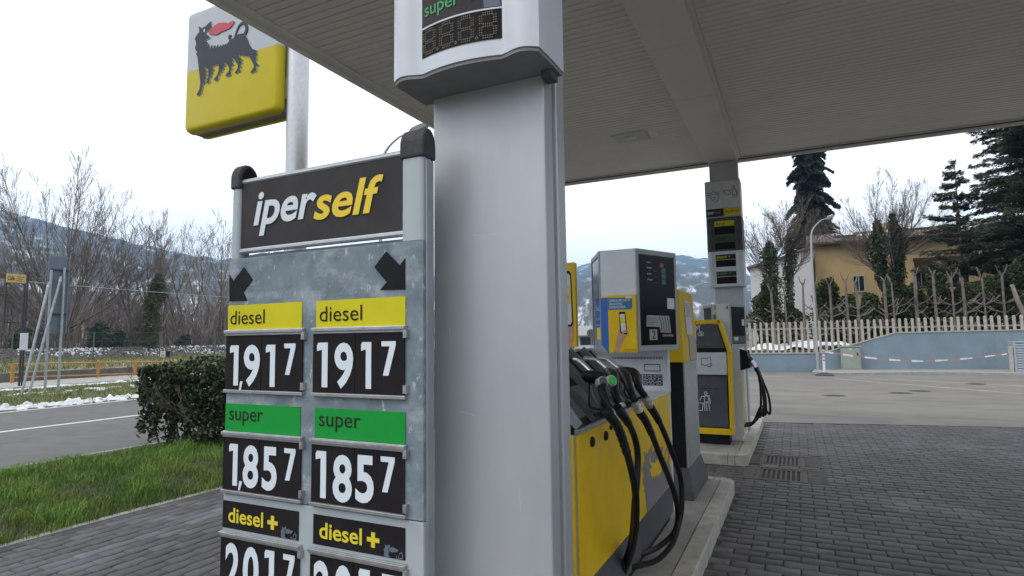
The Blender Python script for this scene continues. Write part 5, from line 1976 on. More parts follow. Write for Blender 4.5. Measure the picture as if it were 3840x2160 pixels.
for z, s_, m_ in ((2.99, 'diesel +', YEL_LAB), (2.70, 'super +', GRN_TXT)):
    FD3.rect('lettered_panel', cx - .155, cx + .165, z, z + .085, CHAR, wb, d=.004, n=8)
    FD3.text(s_, cx - .142, cx + .085, z + .02, z + .07, m_, wb, off=.02, d=.0065)
    FD3.rect('display_screen', cx - .155, cx + .165, z - .125, z - .008, BLACK_M, wb, d=.004, n=8)

# ================================================================== RIGHT: WALL, FENCE AND STREET FURNITURE
def wtop(x):
    return float(np.interp(x, [-3, 1.0, 3.92, 14], [.82, .82, 1.69, 1.79]))


def wy(x):
    return WL(x) if x < 7.6 else WL(7.6) - .10 * (x - 7.6)


t = thing('boundary_wall', (4, 30.9, 0), 'blue grey rendered wall stepping up behind the forecourt', 'wall')
wx = [-2.8, 1.0, 3.92, 7.6, 14]
mb = MB()
for a, b in zip(wx[:-1], wx[1:]):
    q = [(a, -.1), (b, -.1), (b, wtop(b)), (a, wtop(a))]
    mb.loft([[(x, wy(x), z) for x, z in q], [(x, wy(x) + .26, z) for x, z in q]])
obj('render', mb, WALLB, t)
for a, b in zip(wx[:-1], wx[1:]):
    n = max(1, round((b - a) / 1.6))
    for i in range(n):
        x0, x1 = a + (b - a) * i / n + .004, a + (b - a) * (i + 1) / n - .004
        q = lambda y_, dz: [(x0, wy(x0) + y_, wtop(x0) + dz), (x1, wy(x1) + y_, wtop(x1) + dz)]
        A, B, C_, D_ = q(-.04, .002), q(.30, .002), q(.30, .05), q(-.04, .05)
        mb = MB()
        mb.loft([[A[0], B[0], C_[0], D_[0]], [A[1], B[1], C_[1], D_[1]]])
        obj('coping', mb, COPING, t, bevel=.005)
t = thing('picket_fence', (3, 30.8, 1), 'row of pale concrete pickets standing on the blue grey wall', 'fence')
x = -2.75
while x < 11:
    z0, z1 = wtop(x) + .052, 2.27 + .012 * (x + 2) + random.uniform(-.012, .012)
    y = wy(x) + .13
    hw = .052
    mb = MB()
    mb.loft([[(x - hw, y - .04, z0), (x + hw, y - .04 + .2 * hw, z0), (x + hw, y + .04, z0), (x - hw, y + .04, z0)],
             [(x - hw, y - .04, z1 - .04), (x + hw, y - .04 + .2 * hw, z1 - .04), (x + hw, y + .04, z1 - .04), (x - hw, y + .04, z1 - .04)],
             [(x - hw * .5, y - .02, z1), (x + hw * .5, y - .02, z1), (x + hw * .5, y + .02, z1), (x - hw * .5, y + .02, z1)]])
    obj('picket', mb, PICK, t)
    x += .2455
mb = MB()
xx = [-2.75, 1.0, 3.92, 7.6, 11]
for a, b in zip(xx[:-1], xx[1:]):
    mb.bar((a, wy(a) + .215, 1.95), (b, wy(b) + .215, 1.98), .06, .07)
obj('back_rail', mb, PICK, t)


def street_lamp(x, y, pts, head, label, r0=.075, base=True):
    t = thing('street_lamp', (x, y, 0), label, 'street lamp', 'street lamps')
    C = [Vector((x, y, -.1)), Vector((x, y, 1.2)), Vector((x, y, 3.0))] + [Vector(p) for p in catmull([(x, y, 4.4)] + pts, 6)]
    n = len(C)
    mb = MB()
    mb.tube(C, [r0 * (1 - .62 * min(1, i / (n - 1) * 1.1)) for i in range(n)], 10)
    obj('pole', mb, POLEG, t, smooth=True)
    mb = MB()
    mb.tube([(x, y, 0), (x, y, .9)], r0 * 1.25, 10)
    obj('sleeve', mb, POLEG, t, smooth=True)
    a, b = Vector(head[0]), Vector(head[1])
    u = (b - a).normalized()
    s_ = Vector((0, 1, 0))
    v = u.cross(s_) * -1
    mb = MB()
    mb.loft([[a + u * (b - a).length * f_ + s_ * w_ * c_ + v * h_ * d_ for c_, d_ in ((-1, -.4), (-.7, .9), (.7, .9), (1, -.4))] for f_, w_, h_ in ((0, .05, .04), (.25, .13, .08), (.8, .14, .08), (1, .07, .04))])
    hd = obj('lamp_head', mb, POLEG, t, smooth=True)
    mb = MB()
    mb.loft([[a + u * (b - a).length * f_ + s_ * .11 * c_ - v * (.035 + .03 * d_) for c_, d_ in ((-1, 0), (-.6, 1), (.6, 1), (1, 0))] for f_ in (.3, .85)])
    obj('lamp_glass', mb, WHITE_P, hd, smooth=True)


street_lamp(.76, 30.0, [(.80, 30.0, 6.1), (.92, 30.0, 6.55), (1.2, 30.0, 6.85), (1.42, 30.0, 6.95)], [(1.40, 30, 6.94), (1.78, 30, 7.06)], 'pale street lamp in front of the blue grey wall', r0=.052)
street_lamp(-9.96, 12.5, [(-9.94, 12.5, 6.3), (-9.82, 12.5, 6.78), (-9.42, 12.5, 7.10), (-8.95, 12.5, 7.22)], [(-9.0, 12.5, 7.21), (-8.44, 12.5, 7.32)], 'street lamp curving out from behind the price totem', r0=.055)
street_lamp(-11.0, 70, [(-11.0, 70, 6.2), (-10.7, 70, 7.2), (-10.0, 70, 7.6), (-9.4, 70, 7.72)], [(-9.5, 70, 7.70), (-8.7, 70, 7.8)], 'faraway street lamp seen between the pump and the far column', r0=.09)

# barrier post and tape
t = thing('barrier_post', (.92, 27.4, 0), 'short white barrier post in a black rubber foot', 'barrier post')
mb = MB()
mb.loft([[(.92 + a * w_, 27.4 + b * w_ * .8, z) for a, b in ((-1, -.7), (-.7, -1), (.7, -1), (1, -.7), (1, .7), (.7, 1), (-.7, 1), (-1, .7))] for z, w_ in ((-.02, .36), (.03, .36), (.06, .30), (.12, .12), (.14, .08))])
obj('foot', mb, BOXRF, t, smooth=True)
mb = MB()
mb.tube([(.92, 27.4, .12), (.925, 27.4, .6), (.935, 27.4, 1.06)], .05, 10)
ps = obj('post', mb, TAPE_W, t, smooth=True)
for z in (.64, .78, .92, 1.0):
    mb = MB()
    mb.tube([(.93, 27.4, z - .045), (.932, 27.4, z + .02)], [.053, .056], 10)
    obj('red_band', mb, TAPE_R, ps)
t = thing('barrier_tape', (4, 28.5, .7), 'red and white barrier tape sagging between post and louvre cabinet', 'barrier tape')
P_ = catmull([(.95, 27.4, .98), (2.0, 27.75, .80), (3.3, 28.2, .63), (4.5, 28.6, .56), (5.8, 29.0, .63), (7.0, 29.35, .76), (7.56, 29.5, .84)], 6)
k = 0
for i in range(0, len(P_) - 1):
    a, b = P_[i], P_[i + 1]
    mb = MB()
    hh = .030 + .008 * math.sin(i * 1.7)
    mb.loft([[a + Vector((0, 0, hh)), a + Vector((0, .004, hh)), a + Vector((0, .004, -hh)), a + Vector((0, 0, -hh))],
             [b + Vector((0, 0, hh)), b + Vector((0, .004, hh)), b + Vector((0, .004, -hh)), b + Vector((0, 0, -hh))]])
    obj('tape_band', mb, TAPE_R if (i // 2) % 2 else TAPE_W, t)
# utility cabinet and louvred cabinet
t = thing('utility_cabinet', (2.1, 30.2, 0), 'grey green utility cabinet against the blue grey wall', 'cabinet')
y0 = 30.10
mb = MB()
mb.box(1.62, 2.54, y0 - .06, 30.52, -.02, .12)
obj('plinth', mb, CONC, t, bevel=.01)
mb = MB()
mb.box(1.70, 2.47, y0, 30.42, .12, 1.11)
cb = obj('body', mb, CAB, t, bevel=.008)
mb = MB()
mb.box(1.66, 2.51, y0 - .04, 30.43, 1.111, 1.15)
obj('lid', mb, CAB, t, bevel=.006)
mb = MB()
mb.box(1.75, 2.42, y0 - .014, y0 - .001, .15, 1.08)
dr = obj('door', mb, CAB, t, bevel=.006)
mb = MB()
mb.box(2.335, 2.375, y0 - .03, y0 - .0145, .70, .86)
obj('handle', mb, BLACK, dr)
mb = MB()
mb.box(2.02, 2.14, y0 - .018, y0 - .0145, 1.0, 1.05)
obj('label_plate', mb, PAPER, dr)
t = thing('louvre_cabinet', (8.1, 29.7, 0), 'pale louvred cabinet at the right edge beside a stubby post', 'cabinet')
mb = MB()
mb.box(7.64, 8.75, 29.55, 30.2, 0, 1.30)
obj('body', mb, GREY_F, t, bevel=.01)
for x0, x1, z0, z1 in ((7.63, 7.70, .09, 1.32), (8.68, 8.76, .09, 1.32), (7.701, 8.679, 1.25, 1.32), (7.701, 8.679, .09, .14)):
    mb = MB()
    mb.box(x0, x1, 29.48, 29.549, z0, z1)
    obj('frame_bar', mb, LOUV, t, bevel=.004)
for k in range(11):
    z = .17 + k * .098
    mb = MB()
    mb.prism_x([(29.485, z), (29.495, z - .012), (29.54, z + .055), (29.53, z + .067)], 7.702, 8.678)
    obj('slat', mb, LOUV, t)
t = thing('stub_post', (7.56, 29.5, 0), 'stubby concrete post holding the end of the barrier tape', 'post')
mb = MB()
mb.box(7.47, 7.595, 29.44, 29.56, -.1, 1.05)
obj('shaft', mb, COPING, t, bevel=.01)
mb = MB()
mb.box(7.455, 7.61, 29.425, 29.575, 1.051, 1.10)
obj('top', mb, COPING, t, bevel=.01)

# ================================================================== HOUSES
t = thing('ochre_house', (6.5, 50, .95), 'wide ochre house with tiled roof behind the bare trees', 'house')
HY = 48.0
mb = MB()
mb.box(1.42, 14.5, HY + .9, HY + 7, .9, 8.05)
mb.box(1.42, 7.45, HY, HY + .899, .9, 8.05)
mb.box(7.45, 14.5, HY, HY + .899, 6.70, 8.05)
mb.box(7.45, 14.5, HY, HY + .899, .9, 4.35)
wl = obj('wall', mb, OCHRE, t)
mb = MB()
mb.box(8.55, 8.95, HY + .03, HY + .4, 4.352, 6.698)
obj('pillar', mb, OCHRE, wl)
mb = MB()
mb.box(12.0, 12.4, HY + .03, HY + .4, 4.352, 6.698)
obj('pillar', mb, OCHRE, wl)
mb = MB()
mb.box(7.4, 14.5, HY - .12, HY - .002, 6.60, 6.80)
obj('lintel', mb, WOODD, wl)


def house_window(par, x0, x1, z0, z1, y, arch=False):
    mb = MB()
    w_ = .10
    mb.box(x0 - w_, x0, y - .06, y - .002, z0, z1)
    mb.box(x1, x1 + w_, y - .06, y - .002, z0, z1)
    mb.box(x0 - w_, x1 + w_, y - .06, y - .002, z1 + .001, z1 + w_)
    mb.box(x0 - w_ - .04, x1 + w_ + .04, y - .10, y - .002, z0 - .09, z0 - .001)
    wn = obj('window', mb, TRIM, par)
    mb = MB()
    mb.box(x0, x1, y - .02, y - .004, z0, z1)
    obj('pane', mb, PANE, wn)
    mb = MB()
    mb.box((x0 + x1) / 2 - .03, (x0 + x1) / 2 + .03, y - .035, y - .021, z0, z1)
    obj('mullion', mb, TRIM, wn)


house_window(t, 3.80, 4.42, 4.70, 5.75, HY)
house_window(t, 7.62, 8.28, 4.75, 6.05, HY + .9)
house_window(t, 9.6, 10.6, 4.75, 6.05, HY + .9)
mb = MB()
mb.box(1.0, 15, HY - .75, HY + .2, 8.06, 8.16)
obj('eaves', mb, WOODD, t)
mb = MB()
mb.prism_x([(HY - .85, 8.17), (HY - .85, 8.22), (HY + 4.4, 9.55), (HY + 8, 8.6), (HY + 8, 8.17)], 1.02, 15)
rf = obj('roof', mb, TILE, t)
mb = MB()
k = 0
while 1.1 + k * .21 < 14.9:
    x = 1.1 + k * .21
    for s_ in range(9):
        y0, y1 = HY - .90 + s_ * .588, HY - .90 + (s_ + 1.12) * .588
        zz = lambda y: 8.215 + (y - (HY - .85)) * .2533
        jx, jz = random.uniform(-.015, .015), random.uniform(0, .02)
        ring = lambda y, r_: [(x + jx + r_ * c_, y, zz(y) + jz + r_ * d_) for c_, d_ in ((-1, -.1), (-.7, .6), (0, .95), (.7, .6), (1, -.1))]
        mb.loft([ring(y0, .092), ring(y1, .075)], cap=False, closed=False)
    k += 1
obj('roof_tiles', mb, TILE, rf, kind='stuff')
for (x0, x1, s0, s1) in ((2.9, 4.2, 1.0, 2.4), (7.5, 9.0, 2.2, 4.0)):
    zz = lambda y: 8.215 + (y - (HY - .85)) * .2533
    ya, yb = HY + s0, HY + s1
    mb = MB()
    mb.loft([[(x0, ya, zz(ya) + .10), (x1, ya, zz(ya) + .10), (x1, yb, zz(yb) + .10), (x0, yb, zz(yb) + .10)], [(x0, ya, zz(ya) + .22), (x1, ya, zz(ya) + .22), (x1, yb, zz(yb) + .22), (x0, yb, zz(yb) + .22)]])
    sk = obj('skylight', mb, WOODD, rf)
    mb = MB()
    mb.loft([[(x0 + .08, ya + .08, zz(ya + .08) + .225), (x1 - .08, ya + .08, zz(ya + .08) + .225), (x1 - .08, yb - .08, zz(yb - .08) + .225), (x0 + .08, yb - .08, zz(yb - .08) + .225)],
             [(x0 + .08, ya + .08, zz(ya + .08) + .24), (x1 - .08, ya + .08, zz(ya + .08) + .24), (x1 - .08, yb - .08, zz(yb - .08) + .24), (x0 + .08, yb - .08, zz(yb - .08) + .24)]])
    obj('pane', mb, SKYL, sk)
mb = MB()
for cx_, cy_, rx_, ry_ in ((5.2, HY + 1.6, .9, .35), (6.2, HY + 3.0, .7, .5), (10.4, HY + 1.2, 1.1, .3), (3.6, HY + 3.4, .8, .4)):
    zz = lambda y: 8.215 + (y - (HY - .85)) * .2533 + .10
    ring = lambda s_, h_: [(cx_ + rx_ * s_ * math.cos(a) * (1 + .2 * math.sin(3 * a)), cy_ + ry_ * s_ * math.sin(a), zz(cy_ + ry_ * s_ * math.sin(a)) + h_) for a in [q * .5236 for q in range(12)]]
    mb.loft([ring(1, -.06), ring(.9, .03), ring(.5, .06)])
obj('snow', mb, SNOW, rf, smooth=True)
mb = MB()
mb.box(6.2, 6.75, HY + 3.6, HY + 4.1, 9.2, 10.0)
obj('chimney', mb, OCHRE, rf)
t = thing('white_house', (-.6, 45, .95), 'white gabled house left of the ochre house', 'house')
mb = MB()
mb.prism_y([(-2.75, .9), (1.12, .9), (1.12, 7.38), (.15, 7.20), (-.32, 6.95), (-2.75, 6.35)], 44, 52)
wl = obj('wall', mb, WHITEW, t)
for (a, b, c_, d_) in ((-2.95, 6.32, -.28, 6.98), (-.34, 6.95, .17, 7.24), (.13, 7.22, 1.30, 7.44)):
    mb = MB()
    mb.prism_y([(a, b), (c_, d_), (c_, d_ + .14), (a, b + .14)], 43.7, 52.2)
    obj('roof', mb, TILE, t)
t = thing('white_kiosk', (-20, 61, 0), 'small flat white kiosk seen through the gap beside the pump', 'kiosk')
mb = MB()
mb.box(-23.5, -15.5, 60.6, 64, -.1, 1.9)
wl = obj('wall', mb, WHITEW, t)
mb = MB()
mb.box(-24, -15, 60, 64.5, 1.9, 2.95)
obj('flat_roof', mb, WHITEW, t, bevel=.03)
for x0 in (-23, -21.2, -19.4, -17.6):
    mb = MB()
    mb.box(x0, x0 + 1.4, 60.56, 60.6, .9, 1.75)
    obj('window', mb, PANE, wl)
t = thing('round_sign', (-19.6, 59.5, 0), 'dark round sign on a post before the white kiosk', 'sign')
mb = MB()
mb.tube([(-19.6, 59.5, 0), (-19.6, 59.5, 2.7)], .04, 8)
obj('post', mb, GALV, t)
mb = MB()
ring = lambda y, r_: [(-19.6 + r_ * math.cos(k * .314), y, 2.15 + r_ * math.sin(k * .314)) for k in range(20)]
mb.loft([ring(59.40, .42), ring(59.45, .42)])
obj('disc', mb, GREY_D, t)

# ================================================================== LEFT: ROADSIDE
t = thing('road_sign', (-24.3, 12, 0), 'back of a tall grey road sign on braced galvanised posts', 'road sign')
mb = MB()
mb.box(-24.335, -24.30, 11.655, 12.345, 2.12, 4.96)
pn = obj('panel', mb, SIGN_BACK, t, bevel=.008)
for y in (11.66, 12.29):
    mb = MB()
    mb.box(-24.2995, -24.27, y, y + .05, 2.14, 4.94)
    obj('edge_channel', mb, SIGN_BACK, pn)
for z in (4.42, 2.80):
    mb = MB()
    mb.box(-24.2695, -24.235, 11.70, 12.30, z, z + .05)
    obj('cross_bar', mb, POLED, pn)
for y, zt in ((11.70, 4.42), (12.12, 4.55)):
    mb = MB()
    mb.tube([(-24.19, y, -.1), (-24.19, y, zt)], .042, 10)
    obj('post', mb, GALV, t, smooth=True)
for a, b in (((-24.0, 10.90, -.05), (-24.12, 11.62, 3.95)), ((-24.0, 11.12, -.05), (-24.10, 11.98, 4.20))):
    mb = MB()
    mb.tube([a, b], .040, 10)
    br = obj('brace', mb, GALV, t, smooth=True)
    mb = MB()
    A, B = Vector(a), Vector(b)
    mb.tube([A.lerp(B, .955), A.lerp(B, .975)], .050, 10)
    obj('clamp', mb, ALU, br, smooth=True)
t = thing('bus_stop_sign', (-28.5, 12.6, 0), 'bus stop with narrow yellow sign on dark posts', 'bus stop')
for y0, y1, z0 in ((12.83, 12.89, 0), (12.93, 12.98, 0), (12.205, 12.26, 2.62)):
    mb = MB()
    mb.box(-28.53, -28.47, y0, y1, z0 - .05, 4.70 if z0 == 0 else 4.52)
    obj('post', mb, POLED, t)
mb = MB()
mb.box(-28.50, -28.48, 12.27, 12.82, 2.62, 2.65)
obj('cross_bar', mb, POLED, t)
mb = MB()
mb.box(-28.465, -28.42, 12.20, 12.86, 4.22, 4.60)
sg = obj('sign_panel', mb, BUSY, t, bevel=.006)
FB2 = Frame((-28.42, 0, 0), (0, 1, 0))
FB2.rect('dark_border', 12.2, 12.86, 4.22, 4.245, POLED, sg, d=.003)
FB2.text('Colle', 12.24, 12.47, 4.33, 4.52, INK, sg, off=.02, d=.003)
for k in range(3):
    FB2.rect('printed_line', 12.52, 12.80 - .04 * k, 4.48 - k * .08, 4.50 - k * .08, INK, sg, d=.003)
mb = MB()
mb.box(-28.46, -28.41, 12.78, 13.05, 1.52, 2.21)
bx = obj('timetable_case', mb, PAPER, t, bevel=.01)
FB3 = Frame((-28.41, 0, 0), (0, 1, 0))
FB3.rect('timetable', 12.81, 13.02, 1.56, 2.12, GREY_P, bx, d=.003)
t = thing('railing', (-31.3, 18, 0), 'orange painted tube railing beside the snowy pavement', 'railing')
rz = lambda y: .90 - .026 * (y - 13.85)
ys = [13.85, 17.40, 19.19, 21.6, 24.0, 26.5, 29.0, 31.5]
for y in ys:
    mb = MB()
    mb.box(-31.35, -31.25, y - .06, y + .06, -.1, rz(y) + .03)
    obj('post', mb, ORANGE, t, bevel=.008)
for a, b in zip(ys[:-1], ys[1:]):
    for dz in (0, -.60):
        mb = MB()
        mb.tube([(-31.3, a + .061, rz(a) + dz), (-31.3, b - .061, rz(b) + dz)], .035, 8)
        obj('rail', mb, ORANGE, t, smooth=True)
t = thing('railway_marker', (-45, 29.9, .4), 'white and black railway marker box on a short post', 'marker')
mb = MB()
mb.box(-45.05, -44.98, 29.86, 29.94, .3, .62)
obj('post', mb, GREY_F, t)
mb = MB()
mb.box(-45.03, -44.985, 29.48, 29.93, .60, 1.12)
wb_ = obj('white_plate', mb, PAPER, t)
mb = MB()
mb.box(-45.2, -44.99, 29.935, 30.30, .60, 1.10)
obj('black_plate', mb, BLACK, t)
FK = Frame((-44.985, 0, 0), (0, 1, 0))
FK.text('V', 29.62, 29.78, .92, 1.06, INK, wb_, off=.02, d=.003)
FK.text('31', 29.58, 29.82, .68, .84, INK, wb_, off=.02, d=.003)
t = thing('wire_fence', (-42, 30, .5), 'thin green wire fence with slim posts along the railway', 'fence')
y = 14.0
while y < 52:
    mb = MB()
    mb.box(-42.03, -41.97, y - .03, y + .03, .3, 2.55)
    obj('post', mb, MESHW, t)
    y += 4.5
L_ = []
for z in (.7, 1.3, 1.9, 2.5):
    L_.append(((-42, 14, z), (-42, 52, z), .008, .008))
for k in range(760):
    yy = 14 + k * .05
    L_.append(((-42, yy, .5), (-42, yy, 2.5), .0018, .0018))
o = link('wire_mesh', twig_mesh('wire_mesh', L_, MESHW), t)
o['kind'] = 'stuff'
t = thing('overhead_cable', (-40, 25, 5.4), 'pale overhead cable crossing in front of the bare wood', 'cable')
mb = MB()
mb.tube(catmull([(-40, 4, 5.75), (-40, 17, 5.42), (-40, 30, 5.25), (-40, 46, 5.35)], 6), .022, 5)
obj('lower_cable', mb, WIRE, t)
mb = MB()
mb.tube(catmull([(-40, 4, 6.3), (-40, 17, 6.05), (-40, 30, 5.95), (-40, 46, 6.05)], 6), .012, 5)
obj('upper_cable', mb, MESHW, t)

# ================================================================== VEGETATION
def hedge():
    t = thing('hedge', (-8.6, 9.5, 0), 'clipped dark green hedge between the road and the price totem', 'hedge')
    g = np.random.default_rng(5)
    n = 30000
    x0, x1, y0, y1, z0, z1 = -9.85, -7.70, 6.10, 14.5, .08, 1.40
    # denser towards the faces
    P = np.stack([g.uniform(x0, x1, n), g.uniform(0, 1, n) ** 1.7 * (y1 - y0) + y0, z0 + (z1 - z0) * g.random(n) ** .8], -1)
    sel = g.random(n)
    P[sel < .20, 2] = z1 - np.abs(g.normal(0, .06, (sel < .20).sum()))
    q = (sel > .20) & (sel < .42)
    P[q, 1] = y0 + np.abs(g.normal(0, .10, q.sum()))
    q = (sel > .42) & (sel < .58)
    P[q, 0] = x1 - np.abs(g.normal(0, .10, q.sum()))
    nn = np.array([mnoise.noise(Vector((a * 2.1, b * 2.1, c * 2.1))) for a, b, c in P])
    nn2 = np.array([mnoise.noise(Vector((a * 5, b * 5, c * 5 + 9))) for a, b, c in P])
    P += (nn * .16)[:, None] * np.array([1, -1, .9])
    edge = np.minimum.reduce([P[:, 0] - x0, x1 - P[:, 0], P[:, 1] - y0 + .05])
    P[:, 2] -= np.clip(.28 - edge, 0, .28) * .55 * (P[:, 2] > .9)
    ok = (nn2 > -.28) & ~((P[:, 2] < .45) & (nn2 < .02))
    P, nn = P[ok], nn[ok]
    D = g.normal(size=P.shape) + np.array([0, -.3, .7])
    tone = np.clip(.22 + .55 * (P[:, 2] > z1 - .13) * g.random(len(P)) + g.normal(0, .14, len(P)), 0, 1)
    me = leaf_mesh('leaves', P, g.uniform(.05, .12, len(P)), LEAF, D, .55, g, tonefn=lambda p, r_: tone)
    o = link('leaves', me, t)
    o['kind'] = 'stuff'
    rnd = random.Random(3)
    S_ = []
    for k in range(46):
        x, y = rnd.uniform(x0 + .2, x1 - .2), y0 + .2 + (y1 - y0 - .4) * rnd.random() ** 1.5
        branch(S_, (x, y, .02), (rnd.gauss(0, .25), rnd.gauss(0, .25), 1), .55, .02, 3, rnd, .7, .2, 3, .7, 2, .15, .004)
    link('stems', twig_mesh('stems', S_, BARK), t)


hedge()


def bare_tree(label, loc, stems, lev, seed, m=BARK, spread=.5, up=.35, nch=3, shrink=.72, rmin=.012, group=None, trunk=None, name='bare_tree', steps=3, wob=.12):
    t = thing(name, loc, label, 'tree', group)
    rnd = random.Random(seed)
    if trunk:
        mb = MB()
        mb.tube(catmull(trunk[0], 4), [trunk[1] + (trunk[2] - trunk[1]) * i / (4 * (len(trunk[0]) - 1)) for i in range(4 * (len(trunk[0]) - 1) + 1)], 8)
        obj('trunk', mb, m, t, smooth=True)
    S_ = []
    for p, d, L_, r_ in stems:
        branch(S_, p, d, L_, r_, lev, rnd, spread, up, nch, shrink, steps, wob, rmin)
    link('crown', twig_mesh('crown', S_, m), t)
    return t


def limb(S_, p, d, L_, r_, rn, side=2.6, nside=2, lev=2, up=.12, sp=.55, rmin=.009, steps=9, first=2, wob=.05):
    """one long ascending limb with side branches all along it"""
    p, d = Vector(p), Vector(d).normalized()
    for i in range(steps):
        d = (d + Vector((rn.gauss(0, wob), rn.gauss(0, wob), up))).normalized()
        q = p + d * L_ / steps
        ra, rb = r_ * (1 - i / steps * .85), r_ * (1 - (i + 1) / steps * .85)
        S_.append((tuple(p), tuple(q), max(ra, rmin), max(rb, rmin)))
        if i >= first:
            for k in range(nside):
                u = d.orthogonal().normalized()
                v = d.cross(u)
                a = rn.uniform(0, 6.283)
                nd = d + (u * math.cos(a) + v * math.sin(a)) * sp * rn.uniform(.6, 1.3)
                branch(S_, p.lerp(q, rn.random()), nd, side * rn.uniform(.5, 1.1) * (1.1 - .6 * i / steps), max(rmin, rb * .45), lev, rn, .42, .30, 3, .66, 2, .10, rmin)
        p = q


def fan_tree(label, loc, limbs, seed, m, trunks, group=None, lean=0, **k):
    t = thing('bare_tree', loc, label, 'tree', group)
    rn = random.Random(seed)
    for T in trunks:
        C = catmull(T[0], 4)
        mb = MB()
        mb.tube(C, [T[1] + (T[2] - T[1]) * i / (len(C) - 1) for i in range(len(C))], 8)
        obj('trunk', mb, m, t, smooth=True)
    S_ = []
    for p, d, L_, r_ in limbs:
        limb(S_, p, d, L_, r_, rn, **k)
    o = link('crown', twig_mesh('crown', S_, m), t)
    return t


rnd = random.Random(1)
st = []
for k in range(25):
    a = -60 + 118 * ((k * 7) % 25) / 24 + rnd.uniform(-2.5, 2.5)
    y = 30.1 + .9 * a / 58
    L_ = (14.4 - 3.2 * (abs(a) / 58) ** 1.6) * rnd.uniform(.9, 1.03)
    st.append(((-60 + rnd.uniform(-.6, .6), y, 2.6 + rnd.uniform(-.8, 1.2)), (rnd.uniform(-.55, .55), math.sin(R(a)), math.cos(R(a))), L_, .10))
fan_tree('largest bare tree at far left fanning out behind the road sign', (-60, 30, .5), st, 5, BARK,
         [([(-60, yy, .3), (-59.9, yy + .03, 1.4), (-60, yy + (yy - 30.1) * .35, 3.0)], .27, .16) for yy in (29.3, 30.1, 30.9)], side=2.1, nside=5, lev=2, up=.020, sp=.62, rmin=.0095, first=2, wob=.03)
mids = [(36.6, 14.6, 'slim bare tree next right of the largest bare tree'), (39.3, 15.0, 'bare tree rising over the ivy clad trunk'),
        (42.0, 15.4, 'bare tree in the middle between ivy trunk and price totem'), (44.6, 14.6, 'forked bare tree half hidden by its neighbour left of the totem'), (46.9, 16.6, 'bare tree closest to the left edge of the price totem')]
for k, (yy, hh, lab) in enumerate(mids):
    rn = random.Random(40 + k)
    st = []
    for j in range(4):
        a = -26 + 17 * j + rn.uniform(-5, 5)
        st.append(((-60 + rn.uniform(-.3, .3), yy + rn.uniform(-.2, .2), rn.uniform(1.2, 3.0)), (rn.uniform(-.2, .2), math.sin(R(a)), math.cos(R(a))), (hh - 2.2) * rn.uniform(.85, 1.0), .12))
    fan_tree(lab, (-60, yy, .5), st, 60 + k, BARK_P if k % 2 else BARK, [([(-60, yy, .3), (-60, yy + .1, 2), (-60, yy, 3.2)], .20, .12)], group='bare trees along the railway',
             side=2.4, nside=3, lev=2, up=.04, sp=.55, rmin=.0105, first=2, wob=.09)
# ivy clad trunk
def ivy_column(parent, axis, rads, n, size, m, seed, name='ivy'):
    g = np.random.default_rng(seed)
    A = np.array(axis, float)
    s_ = g.random(n) * (len(A) - 1)
    i = np.minimum(s_.astype(int), len(A) - 2)
    f_ = (s_ - i)[:, None]
    C = A[i] * (1 - f_) + A[i + 1] * f_
    rad = np.interp(s_, range(len(A)), rads)
    d = g.normal(size=(n, 3))
    d /= np.linalg.norm(d, axis=1)[:, None]
    lump = np.array([mnoise.noise(Vector((c[0] * 1.1 + e[0], c[1] * 1.1 + e[1], c[2] * 1.1 + e[2]))) for c, e in zip(C, d * .8)])
    P = C + d * (rad * (.72 + .65 * lump) * g.random(n) ** .35)[:, None]
    D = g.normal(size=P.shape) + np.array([0, 0, -.5])
    tone = np.clip(.4 + lump * .5 + g.normal(0, .15, n), 0, 1)
    o = link(name, leaf_mesh(name, P, g.uniform(size * .6, size * 1.4, n), m, D, .8, g, tonefn=lambda p, r_: tone), parent)
    o['kind'] = 'stuff'
    return o


t = thing('ivy_clad_tree', (-57.5, 37.2, .5), 'olive green ivy clad tree among the bare trees on the left', 'tree')
mb = MB()
mb.tube([(-57.5, 37.0, .3), (-57.5, 37.2, 4), (-57.5, 37.5, 8)], [.3, .2, .08], 8)
obj('trunk', mb, BARK, t)
ivy_column(t, [(-57.5, 36.6, .8), (-57.5, 36.5, 3), (-57.5, 36.7, 5.4), (-57.5, 37.1, 7.3), (-57.5, 37.3, 8.5)], [1.3, 1.5, 1.35, .9, .35], 9000, .17, IVYT, 3, 'crown')
# evergreen bushes along the railway
for k, (yy, hh, rr, lab) in enumerate(((32.5, 2.6, 1.6, 'evergreen bush below the road sign panel'), (34.2, 2.0, 1.2, 'low evergreen bush left of the ivy clad tree'), (41.0, 1.6, 1.3, 'small evergreen bush behind the railway marker'), (26.5, 2.2, 1.3, 'evergreen bush behind the bus stop'))):
    t = thing('evergreen_bush', (-58.5, yy, .6), lab, 'bush')
    ivy_column(t, [(-58.5, yy, .6), (-58.5, yy, .6 + hh)], [rr, rr * .7], 2500, .22, BUSH, 70 + k, 'foliage')

